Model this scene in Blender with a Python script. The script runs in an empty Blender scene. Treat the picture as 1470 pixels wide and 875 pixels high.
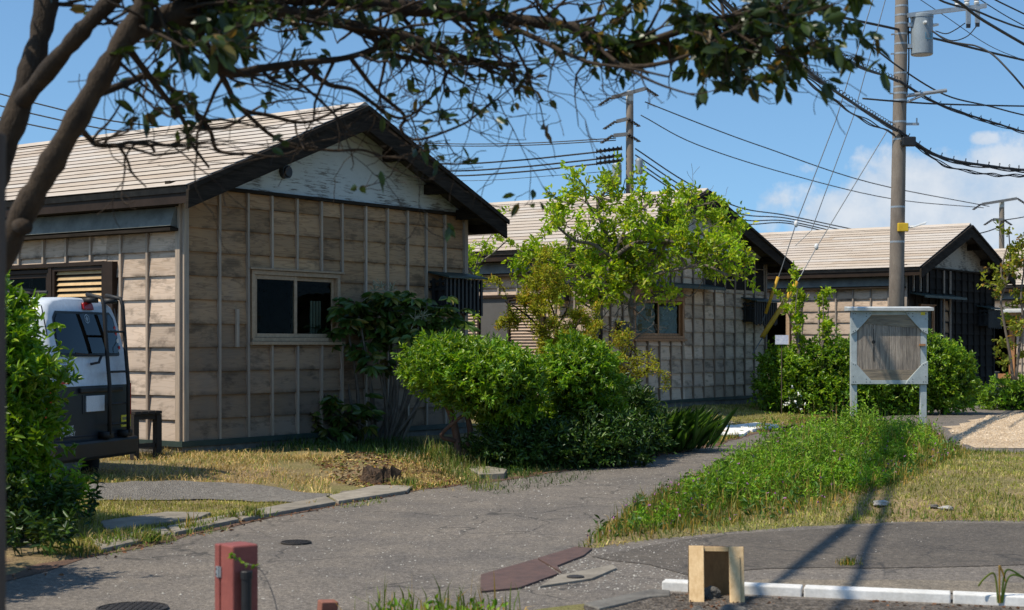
import bpy, bmesh, math, random
import numpy as np
from mathutils import Vector, Matrix
R = math.radians
random.seed(7); RS = np.random.RandomState(11)
SC = bpy.context.scene
COL = SC.collection
FPX, CX, HY, CH = 2200.0, 735.0, 493.0, 1.5     # photo focal length (px), centre column, horizon row, eye height (m)
def P(px, py, Y): return Vector(((px-CX)/FPX*Y, Y, CH+(HY-py)/FPX*Y))
def G(px, py, z=0.0):
    Y = (CH-z)*FPX/(py-HY)
    return Vector(((px-CX)/FPX*Y, Y, z))

# ------------------------------------------------------------------ materials
class NT:
    def __init__(s, name):
        s.m = bpy.data.materials.new(name); s.m.use_nodes = True
        s.t = s.m.node_tree; s.t.nodes.clear()
        s.out = s.n('ShaderNodeOutputMaterial')
    def n(s, typ, **kw):
        nd = s.t.nodes.new(typ)
        for k, v in kw.items(): setattr(nd, k, v)
        return nd
    def l(s, a, b): s.t.links.new(a, b)
    def inp(s, nd, **kw):
        for k, v in kw.items():
            k = k.replace('_', ' ')
            if isinstance(v, bpy.types.NodeSocket): s.l(v, nd.inputs[k])
            else: nd.inputs[k].default_value = v
        return nd
    def coord(s, kind='Object', scale=(1,1,1), rot=(0,0,0)):
        tc = s.n('ShaderNodeTexCoord'); mp = s.n('ShaderNodeMapping')
        s.l(tc.outputs[kind], mp.inputs['Vector']); mp.inputs['Scale'].default_value = scale; mp.inputs['Rotation'].default_value = rot
        return mp.outputs['Vector']
    def noise(s, vec, scale=5, detail=4, rough=.6, dist=0):
        nd = s.n('ShaderNodeTexNoise'); s.l(vec, nd.inputs['Vector'])
        s.inp(nd, Scale=scale, Detail=detail, Roughness=rough, Distortion=dist)
        return nd.outputs['Fac']
    def ramp(s, fac, stops, interp='LINEAR'):
        nd = s.n('ShaderNodeValToRGB'); s.l(fac, nd.inputs['Fac']); cr = nd.color_ramp; cr.interpolation = interp
        while len(cr.elements) < len(stops): cr.elements.new(.5)
        for e, (p, c) in zip(cr.elements, stops):
            e.position = p; e.color = (c, c, c, 1) if isinstance(c, (int, float)) else (*c[:3], 1)
        return nd.outputs['Color']
    def mix(s, fac, a, b, mode='MIX'):
        nd = s.n('ShaderNodeMix', data_type='RGBA', blend_type=mode)
        for sock, v in ((nd.inputs[0], fac), (nd.inputs[6], a), (nd.inputs[7], b)):
            if isinstance(v, bpy.types.NodeSocket): s.l(v, sock)
            elif isinstance(v, (int, float)) and sock.type == 'VALUE': sock.default_value = v
            else: sock.default_value = (*v[:3], 1)
        return nd.outputs[2]
    def math(s, op, a, b=0.0, clamp=False):
        nd = s.n('ShaderNodeMath', operation=op, use_clamp=clamp)
        for i, v in enumerate((a, b)):
            if isinstance(v, bpy.types.NodeSocket): s.l(v, nd.inputs[i])
            else: nd.inputs[i].default_value = v
        return nd.outputs[0]
    def island(s): return s.n('ShaderNodeNewGeometry').outputs['Random Per Island']
    def bump(s, h, strength=.4, dist=.01):
        nd = s.n('ShaderNodeBump'); s.l(h, nd.inputs['Height']); s.inp(nd, Strength=strength, Distance=dist)
        return nd.outputs['Normal']
    def bsdf(s, col, rough=.7, metal=0.0, normal=None, spec=.5, **kw):
        nd = s.n('ShaderNodeBsdfPrincipled')
        for k, v in (('Base Color', col), ('Roughness', rough), ('Metallic', metal), ('Specular IOR Level', spec), *kw.items()):
            if isinstance(v, bpy.types.NodeSocket): s.l(v, nd.inputs[k])
            elif k == 'Base Color': nd.inputs[k].default_value = (*v[:3], 1)
            else: nd.inputs[k].default_value = v
        if normal is not None: s.l(normal, nd.inputs['Normal'])
        s.l(nd.outputs[0], s.out.inputs['Surface'])
        return nd
M = {}
def mk(name, c1, c2, scale=8, rough=.7, bump=.3, bd=.004, metal=0, stretch=(1,1,1), var=.15, spec=.4, lo=.35, hi=.65):
    """two-tone worn surface: large blotches, fine grain, a little value change from piece to piece"""
    t = NT(name); v = t.coord('Object', stretch)
    a = t.noise(v, scale, 6, .65); b = t.noise(v, scale*9, 3, .6)
    c = t.mix(t.ramp(a, [(lo, 0.0), (hi, 1.0)]), c1, c2)
    k = t.math('MULTIPLY_ADD', t.island(), var*2); t.t.nodes[-1].inputs[2].default_value = 1-var
    k2 = t.math('MULTIPLY_ADD', b, .4); t.t.nodes[-1].inputs[2].default_value = .8
    c = t.mix(1.0, c, t.ramp(t.math('MULTIPLY', t.math('MULTIPLY', k, k2), .5), [(0, 0.0), (1, 2.0)]), 'MULTIPLY')
    r = t.math('MULTIPLY_ADD', a, .25); t.t.nodes[-1].inputs[2].default_value = rough-.12
    t.bsdf(c, r, metal, t.bump(t.math('ADD', a, b), bump, bd) if bump else None, spec)
    M[name] = t.m; return t.m

def siding(name, light, dark, grey, wet=(.03,.026,.022), greyamt=.5, grain=(.9,.9,9)):
    """cedar boards: cathedral grain along the board, grey weathering, dark damp marks at the lower edges"""
    t = NT(name); v = t.coord('Object', (1,1,1))
    isl = t.island()
    off = t.n('ShaderNodeCombineXYZ'); t.l(t.math('MULTIPLY', isl, 37.0), off.inputs[0]); t.l(t.math('MULTIPLY', isl, 91.0), off.inputs[1]); t.l(t.math('MULTIPLY', isl, 13.0), off.inputs[2])
    va = t.n('ShaderNodeVectorMath', operation='ADD'); t.l(v, va.inputs[0]); t.l(off.outputs[0], va.inputs[1])
    mp = t.n('ShaderNodeMapping'); t.l(va.outputs[0], mp.inputs['Vector']); mp.inputs['Scale'].default_value = grain
    big = t.noise(mp.outputs[0], 1.1, 2, .5)
    rings = t.math('FRACT', t.math('MULTIPLY', big, 8.0))
    rings = t.ramp(rings, [(0, 0.0), (.62, .25), (.9, 1.0), (1, .1)])
    mp2 = t.n('ShaderNodeMapping'); t.l(va.outputs[0], mp2.inputs['Vector']); mp2.inputs['Scale'].default_value = (2, 2, 60)
    fib = t.noise(mp2.outputs[0], 3, 4, .7)
    c = t.mix(t.math('MULTIPLY', rings, .75), light, dark)
    c = t.mix(t.math('MULTIPLY', fib, .45), c, dark)
    w = t.noise(v, .9, 4, .65)
    zc = t.n('ShaderNodeSeparateXYZ'); t.l(v, zc.inputs[0])
    low = t.ramp(t.math('MULTIPLY', zc.outputs[2], .3), [(.08, 1.0), (.5, .6), (.8, .05)])
    gf = t.math('MULTIPLY', t.math('ADD', t.math('MULTIPLY', t.ramp(w, [(.3, 0.0), (.7, 1.0)]), .55), t.math('MULTIPLY', low, .7)), greyamt, True)
    c = t.mix(gf, c, grey)
    # damp marks
    st = t.n('ShaderNodeMapping'); t.l(v, st.inputs['Vector']); st.inputs['Scale'].default_value = (1.2, 1.2, 3.2)
    s1 = t.ramp(t.noise(st.outputs[0], 1.6, 5, .7), [(.53, 0.0), (.64, 1.0)])
    c = t.mix(t.math('MULTIPLY', s1, .5), c, wet)
    att = t.n('ShaderNodeAttribute', attribute_name='edge')
    e1 = t.math('MULTIPLY', t.ramp(att.outputs['Fac'], [(.0, 0.0), (.80, .08), (.90, .5), (1, 1.0)]), t.ramp(t.noise(v, 2.3, 4, .7), [(.38, 0.0), (.62, .9)]))
    c = t.mix(t.math('MULTIPLY', e1, .8), c, wet)
    k = t.math('MULTIPLY_ADD', isl, .5); t.t.nodes[-1].inputs[2].default_value = .74
    c = t.mix(1.0, c, t.ramp(t.math('MULTIPLY', k, .5), [(0, 0.0), (1, 2.0)]), 'MULTIPLY')
    t.bsdf(c, .88, 0, t.bump(t.math('ADD', t.math('MULTIPLY', rings, .6), fib), .35, .004), .12)
    M[name] = t.m; return t.m

def leafmat(name, c1, c2, c3=None, trans=.35, rough=.45, gloss=.35, p3=.93):
    t = NT(name); isl = t.island()
    if c3 is None: c = t.ramp(isl, [(0, c1), (1, c2)])
    else: c = t.ramp(isl, [(0, c1), (p3-.08, c2), (p3, c3), (1, c3)])
    v = t.coord('Object'); w = t.noise(v, 1.7, 3, .5)
    c = t.mix(1.0, c, t.ramp(w, [(.3, .6), (.7, 1.25)]), 'MULTIPLY')
    c = t.mix(1.0, c, t.ramp(t.noise(v, 8, 2, .5), [(.32, .68), (.68, 1.25)]), 'MULTIPLY')
    p = t.n('ShaderNodeBsdfPrincipled'); t.l(c, p.inputs['Base Color']); t.inp(p, Roughness=rough); p.inputs['Specular IOR Level'].default_value = gloss
    tr = t.n('ShaderNodeBsdfTranslucent'); t.l(t.mix(1.0, c, (1.35, 1.25, .55), 'MULTIPLY'), tr.inputs['Color'])
    mx = t.n('ShaderNodeMixShader'); mx.inputs[0].default_value = trans
    t.l(p.outputs[0], mx.inputs[1]); t.l(tr.outputs[0], mx.inputs[2]); t.l(mx.outputs[0], t.out.inputs['Surface'])
    M[name] = t.m; return t.m

def glassmat(name, tint=(.75,.8,.8), refl=.12, dark=.0):
    t = NT(name)
    tr = t.n('ShaderNodeBsdfTransparent'); tr.inputs['Color'].default_value = (*tint, 1)
    gl = t.n('ShaderNodeBsdfGlossy'); gl.inputs['Roughness'].default_value = .02; gl.inputs['Color'].default_value = (.9,.95,1,1)
    fr = t.n('ShaderNodeFresnel'); fr.inputs['IOR'].default_value = 1.5
    f = t.math('MULTIPLY', t.math('MULTIPLY', fr.outputs[0], refl, True), t.math('SUBTRACT', 1.0, t.n('ShaderNodeNewGeometry').outputs['Backfacing']))
    mx = t.n('ShaderNodeMixShader'); t.l(f, mx.inputs[0]); t.l(tr.outputs[0], mx.inputs[1]); t.l(gl.outputs[0], mx.inputs[2])
    t.l(mx.outputs[0], t.out.inputs['Surface']); M[name] = t.m; return t.m

siding('cedar', (.60,.35,.165), (.26,.135,.06), (.23,.17,.125), greyamt=.95)
siding('cedar_pale', (.66,.50,.37), (.40,.275,.18), (.46,.39,.33), greyamt=.6)
siding('cedar_mid', (.80,.58,.38), (.42,.27,.16), (.46,.36,.28), greyamt=.75)
siding('charred', (.022,.018,.014), (.009,.007,.006), (.03,.025,.02), greyamt=.4)
mk('batten', (.46,.35,.25), (.30,.24,.19), 3, .8, .3, stretch=(6,6,.6))
mk('batten_pale', (.36,.30,.24), (.22,.185,.16), 3, .8, .3, stretch=(6,6,.6))
mk('batten_dark', (.28,.20,.14), (.14,.108,.08), 3, .8, .3, stretch=(6,6,.6))
mk('dark_timber', (.046,.035,.026), (.012,.010,.008), 2.5, .9, .5, .006, stretch=(1.2,1.2,14), lo=.3, hi=.7, spec=.1)
mk('brown_metal', (.035,.022,.015), (.022,.015,.011), 4, .6, .1, spec=.15)
mk('frieze', (.16,.165,.145), (.09,.095,.085), 3, .7, .2)
mk('green_trim', (.035,.055,.045), (.02,.035,.03), 4, .6, .2)
mk('roof_gap', (.09,.075,.06), (.05,.042,.036), 6, .9, .2)
mk('window_wood', (.44,.30,.185), (.33,.22,.13), 6, .6, .2, stretch=(4,4,4))
mk('orange_wood', (.40,.20,.09), (.27,.125,.05), 5, .6, .2, stretch=(4,4,1))
mk('interior', (.06,.05,.042), (.03,.027,.025), 2, .9, 0)
mk('interior_pale', (.42,.42,.34), (.32,.32,.26), 2, .9, 0)
mk('blind_pale', (.8,.8,.62), (.7,.7,.55), 2, .9, 0)
mk('black_plastic', (.012,.012,.013), (.02,.02,.021), 8, .45, .05, var=.02)
mk('black_paint', (.012,.0115,.011), (.022,.02,.018), 5, .6, .2)
mk('concrete', (.30,.26,.205), (.18,.155,.12), 5, .85, .5, .006)
mk('concrete_pale', (.80,.78,.74), (.62,.60,.56), 6, .85, .4, .004)
mk('concrete_dark', (.19,.175,.15), (.10,.09,.078), 6, .9, .6, .008)
mk('block_tan', (.28,.22,.165), (.20,.16,.12), 5, .85, .4)
mk('pole_concrete', (.235,.195,.155), (.15,.122,.098), 3.5, .85, .4, .004, stretch=(1,1,.35))
mk('galvanised', (.42,.44,.45), (.30,.32,.33), 9, .45, .1, metal=.6)
mk('transformer_paint', (.27,.31,.335), (.22,.255,.28), 3, .42, .05, var=.03)
mk('cable_black', (.010,.010,.011), (.02,.019,.018), 10, .6, 0)
mk('cable_grey', (.055,.05,.048), (.03,.028,.027), 10, .6, 0)
mk('guy_steel', (.16,.17,.18), (.10,.11,.12), 10, .5, 0, metal=.4)
mk('arm_grey', (.20,.20,.20), (.12,.12,.12), 9, .7, .1)
mk('porcelain', (.75,.75,.72), (.6,.6,.58), 8, .25, 0)
mk('yellow_plastic', (.78,.52,.03), (.66,.40,.02), 6, .5, .05)
mk('yellow_guard', (.60,.36,.03), (.45,.25,.02), 4, .6, .1)
mk('red_lens', (.42,.012,.012), (.3,.008,.008), 6, .2, 0)
mk('red_sticker', (.55,.03,.03), (.48,.02,.02), 6, .5, 0)
mk('sticker_yellow', (.72,.60,.04), (.66,.52,.03), 6, .5, 0)
mk('white_sticker', (.72,.72,.70), (.66,.66,.64), 6, .5, 0)
mk('lettering_blue', (.10,.30,.42), (.08,.26,.38), 6, .5, 0)
mk('lettering_grey', (.12,.12,.13), (.10,.10,.11), 6, .5, 0)
mk('plate_white', (.74,.75,.75), (.68,.69,.70), 6, .4, 0)
mk('van_white', (.62,.65,.68), (.55,.58,.61), 3, .3, 0, var=.01)
mk('van_grey', (.030,.033,.037), (.022,.024,.028), 3, .35, 0, var=.01)
mk('rubber', (.013,.013,.013), (.02,.02,.02), 12, .85, .2)
mk('bench_wood', (.030,.022,.017), (.014,.011,.009), 5, .7, .3, stretch=(1,8,8))
mk('red_box', (.30,.085,.066), (.225,.062,.05), 7, .55, .25, .002, var=.03)
mk('pale_pine', (.72,.50,.26), (.56,.36,.165), 3, .6, .15, .001, stretch=(14,14,.8))
mk('shaded_pine', (.34,.20,.09), (.25,.145,.066), 3, .6, .15, .001, stretch=(14,14,.8))  # same pine, the shade inside the stand put in its colour
mk('frame_paint', (.47,.51,.50), (.35,.385,.38), 7, .6, .25, .002)
mk('zinc_cap', (.56,.57,.55), (.42,.43,.42), 7, .5, .1)
mk('rust_plate', (.115,.066,.052), (.075,.047,.040), 9, .75, .7, .004)
mk('iron', (.045,.038,.033), (.025,.022,.02), 14, .65, .6, .004)
mk('rock', (.16,.145,.125), (.07,.065,.058), 9, .9, .8, .02)
mk('rock_pale', (.46,.43,.38), (.30,.28,.25), 9, .9, .8, .02)
mk('brick', (.30,.12,.08), (.22,.09,.06), 9, .85, .5)
mk('stump_wood', (.20,.12,.07), (.05,.033,.022), 7, .9, 1.0, .03, stretch=(3,3,.7))
mk('bark_grey', (.20,.165,.13), (.085,.068,.052), 7, .9, .8, .008, stretch=(2,2,.8), lo=.3, hi=.7)
mk('bark_brown', (.060,.038,.020), (.02,.013,.008), 7, .9, .8, .01, stretch=(2,2,.8), lo=.3, hi=.7)
mk('bark_red', (.19,.105,.07), (.09,.052,.038), 7, .9, .8, .008, stretch=(2,2,.8))
mk('bark_thin', (.20,.17,.145), (.12,.10,.085), 7, .9, .3)
mk('post_wood', (.12,.085,.06), (.07,.05,.038), 5, .85, .4, stretch=(6,6,.5))
mk('brown_louvre', (.40,.285,.20), (.31,.215,.15), 5, .6, .1)
mk('louvre_amber', (.58,.39,.19), (.46,.30,.14), 5, .55, .1)
mk('screen_grey', (.105,.098,.092), (.085,.08,.075), 4, .7, .1)
mk('paper', (.88,.90,.90), (.62,.66,.68), 3, .7, .6, .02)
mk('notice_paper', (.75,.76,.80), (.5,.53,.66), 22, .6, 0)
mk('straw_flower', (.42,.40,.27), (.30,.29,.18), 9, .8, 0)
mk('white_flower', (.85,.85,.82), (.75,.75,.7), 9, .7, 0)
mk('litter', (.22,.10,.045), (.12,.055,.028), 9, .9, .2, var=.45)
glassmat('glass', (.62,.66,.64), .10); glassmat('van_glass', (.10,.11,.115), .9)

def roofmat():
    t = NT('roof_board'); v = t.coord('Object'); isl = t.island()
    big = t.noise(v, .55, 4, .6); mp = t.n('ShaderNodeMapping'); t.l(v, mp.inputs['Vector']); mp.inputs['Scale'].default_value = (6, .6, 6)
    st = t.noise(mp.outputs[0], 3, 5, .7)
    c = t.ramp(isl, [(0, (.43,.335,.245)), (.5, (.51,.425,.335)), (1, (.52,.465,.40))])
    c = t.mix(t.ramp(st, [(.46, 0.0), (.70, .55)]), c, (.32,.235,.175))
    c = t.mix(t.ramp(big, [(.45, 0.0), (.65, .5)]), c, (.56,.50,.45))
    t.bsdf(c, .7, 0, t.bump(st, .25, .004), .3); M['roof_board'] = t.m
roofmat()
def peelmat(name, paint, bare, amt):
    t = NT(name); v = t.coord('Object')
    mp = t.n('ShaderNodeMapping'); t.l(v, mp.inputs['Vector']); mp.inputs['Scale'].default_value = (2.2, 2.2, 22)
    a = t.noise(mp.outputs[0], 2.2, 7, .75); b = t.noise(v, 1.15, 3, .6)
    f = t.ramp(t.math('ADD', t.math('MULTIPLY', a, .55), t.math('MULTIPLY', b, .45)), [(amt, 0.0), (amt+.05, 1.0)])
    c = t.mix(t.math('MULTIPLY', t.noise(v, 6, 5, .7), .5), paint, tuple(x*.6 for x in paint))
    t.bsdf(t.mix(t.math('MULTIPLY', f, .85), c, bare), .8, 0, t.bump(f, .3, -.003), .3); M[name] = t.m
peelmat('peeling_white', (.58,.61,.58), (.12,.105,.085), .515)
peelmat('peeling_beige', (.40,.36,.29), (.06,.055,.05), .50)

def asphaltmat(name, base, dark, light, cracks=True):
    t = NT(name); v = t.coord('Object')
    big = t.noise(v, .35, 5, .6); mid = t.noise(v, 2.2, 5, .65)
    c = t.mix(t.ramp(big, [(.35, 0.0), (.65, 1.0)]), base, dark)
    c = t.mix(t.math('MULTIPLY', t.ramp(mid, [(.4, 0.0), (.7, 1.0)]), .5), c, light)
    vo = t.n('ShaderNodeTexVoronoi'); t.l(v, vo.inputs['Vector']); vo.inputs['Scale'].default_value = 95
    sp = t.n('ShaderNodeSeparateColor'); t.l(vo.outputs['Color'], sp.inputs[0])
    c = t.mix(1.0, c, t.ramp(sp.outputs[0], [(0, .72), (.6, .97), (.95, 1.12), (1, 1.7)]), 'MULTIPLY')
    g1 = t.noise(v, 22, 4, .75); c = t.mix(1.0, c, t.ramp(g1, [(.28, .62), (.5, 1.0), (.72, 1.42)]), 'MULTIPLY')
    fine = t.noise(v, 130, 2, .5)
    c = t.mix(1.0, c, t.ramp(fine, [(.3, .6), (.7, 1.4)]), 'MULTIPLY')
    h = t.math('ADD', vo.outputs['Distance'], fine)
    if cracks:
        nz = t.n('ShaderNodeTexNoise'); t.l(v, nz.inputs['Vector']); t.inp(nz, Scale=1.3, Detail=4.0)
        va = t.n('ShaderNodeVectorMath', operation='MULTIPLY_ADD'); t.l(nz.outputs['Color'], va.inputs[0]); va.inputs[1].default_value = (1.2,1.2,0); t.l(v, va.inputs[2])
        v2 = t.n('ShaderNodeTexVoronoi', feature='DISTANCE_TO_EDGE'); t.l(va.outputs[0], v2.inputs['Vector']); v2.inputs['Scale'].default_value = .95
        cr = t.ramp(v2.outputs['Distance'], [(0, 1.0), (.020, 0.0)])
        cr = t.math('MULTIPLY', cr, t.ramp(t.noise(v, .5, 3), [(.42, 0.0), (.55, 1.0)]))
        c = t.mix(t.math('MULTIPLY', cr, .75), c, (.03,.028,.026)); h = t.math('SUBTRACT', h, cr)
    t.bsdf(c, .85, 0, t.bump(h, .55, .006), .3); M[name] = t.m
asphaltmat('asphalt', (.180,.153,.126), (.122,.107,.093), (.245,.205,.16))
asphaltmat('asphalt_dark', (.118,.098,.078), (.08,.069,.058), (.165,.138,.108))
asphaltmat('asphalt_worn', (.22,.18,.13), (.16,.135,.105), (.28,.23,.17))
def gravelmat(name, a, b, cc, scale=34):
    t = NT(name); v = t.coord('Object')
    vo = t.n('ShaderNodeTexVoronoi'); t.l(v, vo.inputs['Vector']); vo.inputs['Scale'].default_value = scale
    sp = t.n('ShaderNodeSeparateColor'); t.l(vo.outputs['Color'], sp.inputs[0])
    c = t.ramp(sp.outputs[0], [(0, a), (.5, b), (1, cc)])
    c = t.mix(t.ramp(t.noise(v, .8, 4), [(.4, 0.0), (.7, .5)]), c, a)
    t.bsdf(c, .9, 0, t.bump(vo.outputs['Distance'], .8, .02), .2); M[name] = t.m
gravelmat('gravel_grey', (.13,.115,.10), (.20,.18,.155), (.30,.275,.24), 60)
gravelmat('gravel_tan', (.34,.245,.155), (.52,.39,.255), (.68,.55,.40), 26)
gravelmat('bed_gravel', (.05,.042,.035), (.11,.09,.07), (.20,.17,.14), 48)
def groundmat():
    t = NT('ground_soil'); v = t.coord('Object')
    a = t.noise(v, .45, 5, .65); b = t.noise(v, 3.1, 5, .7); f = t.noise(v, 55, 3, .6)
    c = t.mix(t.ramp(b, [(.35, 0.0), (.65, 1.0)]), (.34,.245,.135), (.20,.135,.08))
    c = t.mix(t.ramp(a, [(.38, 0.0), (.6, .8)]), c, (.16,.165,.05))
    c = t.mix(1.0, c, t.ramp(f, [(.3, .55), (.7, 1.35)]), 'MULTIPLY')
    t.bsdf(c, .95, 0, t.bump(t.math('ADD', b, f), .7, .03), .15); M['ground_soil'] = t.m
groundmat()
mk('soil_red', (.17,.095,.06), (.10,.06,.04), 5, .95, .8, .02)
mk('weathered_board', (.44,.36,.285), (.12,.10,.085), 4, .85, .9, .006, stretch=(9,9,.8), lo=.3, hi=.68, var=.22)
mk('weathered_board_flat', (.36,.28,.19), (.15,.125,.098), 4, .85, .9, .006, stretch=(.8,9,9), lo=.3, hi=.68, var=.22)
leafmat('leaf_hedge', (.085,.21,.012), (.26,.43,.022), (.38,.48,.05), .40, .35, .5)
leafmat('leaf_hedge_shade', (.022,.06,.010), (.06,.125,.016), (.12,.18,.03), .25, .4, .4)  # hedge leaf with the shade inside and under bushes put in its colour
leafmat('leaf_lime', (.21,.38,.014), (.44,.58,.03), (.56,.56,.05), .48, .45, .35)
leafmat('leaf_maple', (.25,.31,.02), (.44,.43,.035), (.46,.28,.04), .42, .5, .25, .92)
leafmat('leaf_broad', (.035,.085,.015), (.10,.16,.025), (.22,.20,.04), .25, .35, .5, .9)
leafmat('leaf_canopy', (.022,.045,.010), (.060,.095,.016), (.20,.12,.025), .34, .35, .45, .965)
leafmat('leaf_sapling', (.20,.26,.03), (.34,.36,.04), (.42,.22,.04), .42, .5, .3, .93)
leafmat('leaf_blade', (.05,.12,.016), (.10,.20,.028), None, .35, .4, .4)
leafmat('weed_leaf', (.10,.25,.012), (.28,.47,.026), (.34,.44,.06), .35, .5, .3, .95)
leafmat('grass_green', (.09,.17,.025), (.20,.26,.05), (.40,.33,.15), .3, .6, .2, .72)
leafmat('grass_dry', (.56,.38,.15), (.74,.55,.26), (.24,.29,.05), .25, .7, .15, .82)
leafmat('grass_lawn', (.24,.28,.04), (.38,.36,.09), (.56,.45,.20), .3, .6, .2, .7)
leafmat('verge_mix', (.10,.16,.025), (.20,.24,.04), (.50,.32,.08), .35, .5, .25, .75)

# ------------------------------------------------------------------ mesh builder
class MB:
    def __init__(s, tf=None): s.v=[]; s.f=[]; s.mi=[]; s.tf=tf; s.arr=[]; s.n=0; s.edge=[]
    def add(s, vs, fs, mi=0, edge=None):
        b = len(s.v)
        for p in vs: s.v.append(tuple(s.tf(*p)) if s.tf else tuple(p))
        s.edge += (edge if edge else [0.0]*len(vs))
        for f in fs: s.f.append(tuple(b+i for i in f)); s.mi.append(mi)
        return s
    def box(s, a, b, mi=0):
        (x0,y0,z0),(x1,y1,z1) = a, b
        return s.add([(x0,y0,z0),(x1,y0,z0),(x1,y1,z0),(x0,y1,z0),(x0,y0,z1),(x1,y0,z1),(x1,y1,z1),(x0,y1,z1)],
              [(0,3,2,1),(4,5,6,7),(0,1,5,4),(1,2,6,5),(2,3,7,6),(3,0,4,7)], mi)
    def hexa(s, p8, mi=0, edge=None):
        return s.add(p8, [(0,3,2,1),(4,5,6,7),(0,1,5,4),(1,2,6,5),(2,3,7,6),(3,0,4,7)], mi, edge)
    def prism(s, poly, d, mi=0):
        """closed polygon (3D points) extruded by vector d"""
        n = len(poly); q = [tuple(p[i]+d[i] for i in range(3)) for p in poly]
        return s.add(list(poly)+q, [tuple(range(n))[::-1], tuple(range(n,2*n))]+[(i,(i+1)%n,n+(i+1)%n,n+i) for i in range(n)], mi)
    def tube(s, pts, rad, k=8, mi=0, cap=True):
        pts = [Vector(p) for p in pts]; n = len(pts)
        rad = rad if hasattr(rad, '__len__') else [rad]*n
        t0 = (pts[1]-pts[0]).normalized(); up = Vector((0,0,1)) if abs(t0.z) < .9 else Vector((1,0,0))
        a = t0.cross(up).normalized(); vs=[]; 
        for i in range(n):
            t = (pts[min(i+1,n-1)]-pts[max(i-1,0)]).normalized()
            a = (a-t*a.dot(t)).normalized(); b = t.cross(a)
            for j in range(k):
                w = 2*math.pi*j/k; vs.append(pts[i]+(a*math.cos(w)+b*math.sin(w))*rad[i])
        fs = [(i*k+j, i*k+(j+1)%k, (i+1)*k+(j+1)%k, (i+1)*k+j) for i in range(n-1) for j in range(k)]
        if cap: fs += [tuple(range(k))[::-1], tuple((n-1)*k+j for j in range(k))]
        return s.add(vs, fs, mi)
    def cyl(s, a, b, r, k=16, mi=0, r2=None): return s.tube([a,b],[r, r if r2 is None else r2],k,mi)
    def lathe(s, prof, k=20, mi=0, c=(0,0,0)):
        n=len(prof); vs=[(c[0]+r*math.cos(2*math.pi*j/k), c[1]+r*math.sin(2*math.pi*j/k), c[2]+z) for r,z in prof for j in range(k)]
        return s.add(vs, [(i*k+j,i*k+(j+1)%k,(i+1)*k+(j+1)%k,(i+1)*k+j) for i in range(n-1) for j in range(k)]+[tuple(range(k))[::-1],tuple((n-1)*k+j for j in range(k))], mi)
    def build(s, name, mats, parent=None, smooth=False, bevel=0, loc=None, recalc=True, edge=False):
        me = bpy.data.meshes.new(name); me.from_pydata(s.v, [], s.f)
        if not isinstance(mats, (list, tuple)): mats = [mats]
        for m in mats: me.materials.append(M[m])
        me.polygons.foreach_set('material_index', s.mi)
        if edge:
            at = me.attributes.new('edge', 'FLOAT', 'POINT'); at.data.foreach_set('value', s.edge)
        if recalc:
            bm = bmesh.new(); bm.from_mesh(me); bmesh.ops.recalc_face_normals(bm, faces=bm.faces); bm.to_mesh(me); bm.free()
        if smooth: me.polygons.foreach_set('use_smooth', [True]*len(me.polygons))
        o = link(name, me, parent, loc)
        if bevel:
            bv = o.modifiers.new('bevel', 'BEVEL'); bv.width = bevel; bv.segments = 2; bv.limit_method = 'ANGLE'; bv.angle_limit = R(40)
        return o
def link(name, me, parent=None, loc=None):
    o = bpy.data.objects.new(name, me); COL.objects.link(o)
    if parent is not None: o.parent = parent
    if loc is not None: o.location = loc
    return o
def tag(o, label=None, cat=None, group=None, kind=None):
    for k, v in (('label',label),('category',cat),('group',group),('kind',kind)):
        if v: o[k] = v
    return o
def thing(name, label, cat, loc=(0,0,0), rz=0.0, group=None):
    o = bpy.data.objects.new(name, None); COL.objects.link(o); o.empty_display_size = .2
    o.location = loc; o.rotation_euler = (0,0,rz)
    return tag(o, label, cat, group)
def arrmesh(name, V, F4, mats, parent=None, F3=None, smooth=False, mi=None, loc=None):
    """fast mesh from numpy arrays (quads F4, triangles F3)"""
    me = bpy.data.meshes.new(name); nq = 0 if F4 is None else len(F4); n3 = 0 if F3 is None else len(F3)
    me.vertices.add(len(V)); me.vertices.foreach_set('co', np.asarray(V, np.float32).ravel())
    li = np.concatenate([np.asarray(F4).ravel() if nq else np.zeros(0,int), np.asarray(F3).ravel() if n3 else np.zeros(0,int)]).astype(np.int32)
    me.loops.add(len(li)); me.loops.foreach_set('vertex_index', li)
    me.polygons.add(nq+n3)
    st = np.concatenate([np.arange(nq)*4, nq*4+np.arange(n3)*3]).astype(np.int32)
    me.polygons.foreach_set('loop_start', st)
    if smooth: me.polygons.foreach_set('use_smooth', np.ones(nq+n3, bool))
    for m in (mats if isinstance(mats,(list,tuple)) else [mats]): me.materials.append(M[m])
    if mi is not None: me.polygons.foreach_set('material_index', np.asarray(mi, np.int32))
    me.update(calc_edges=True); me.validate()
    return link(name, me, parent, loc)
def unit(a): return a/np.maximum(np.linalg.norm(a, axis=-1, keepdims=True), 1e-9)
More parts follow.
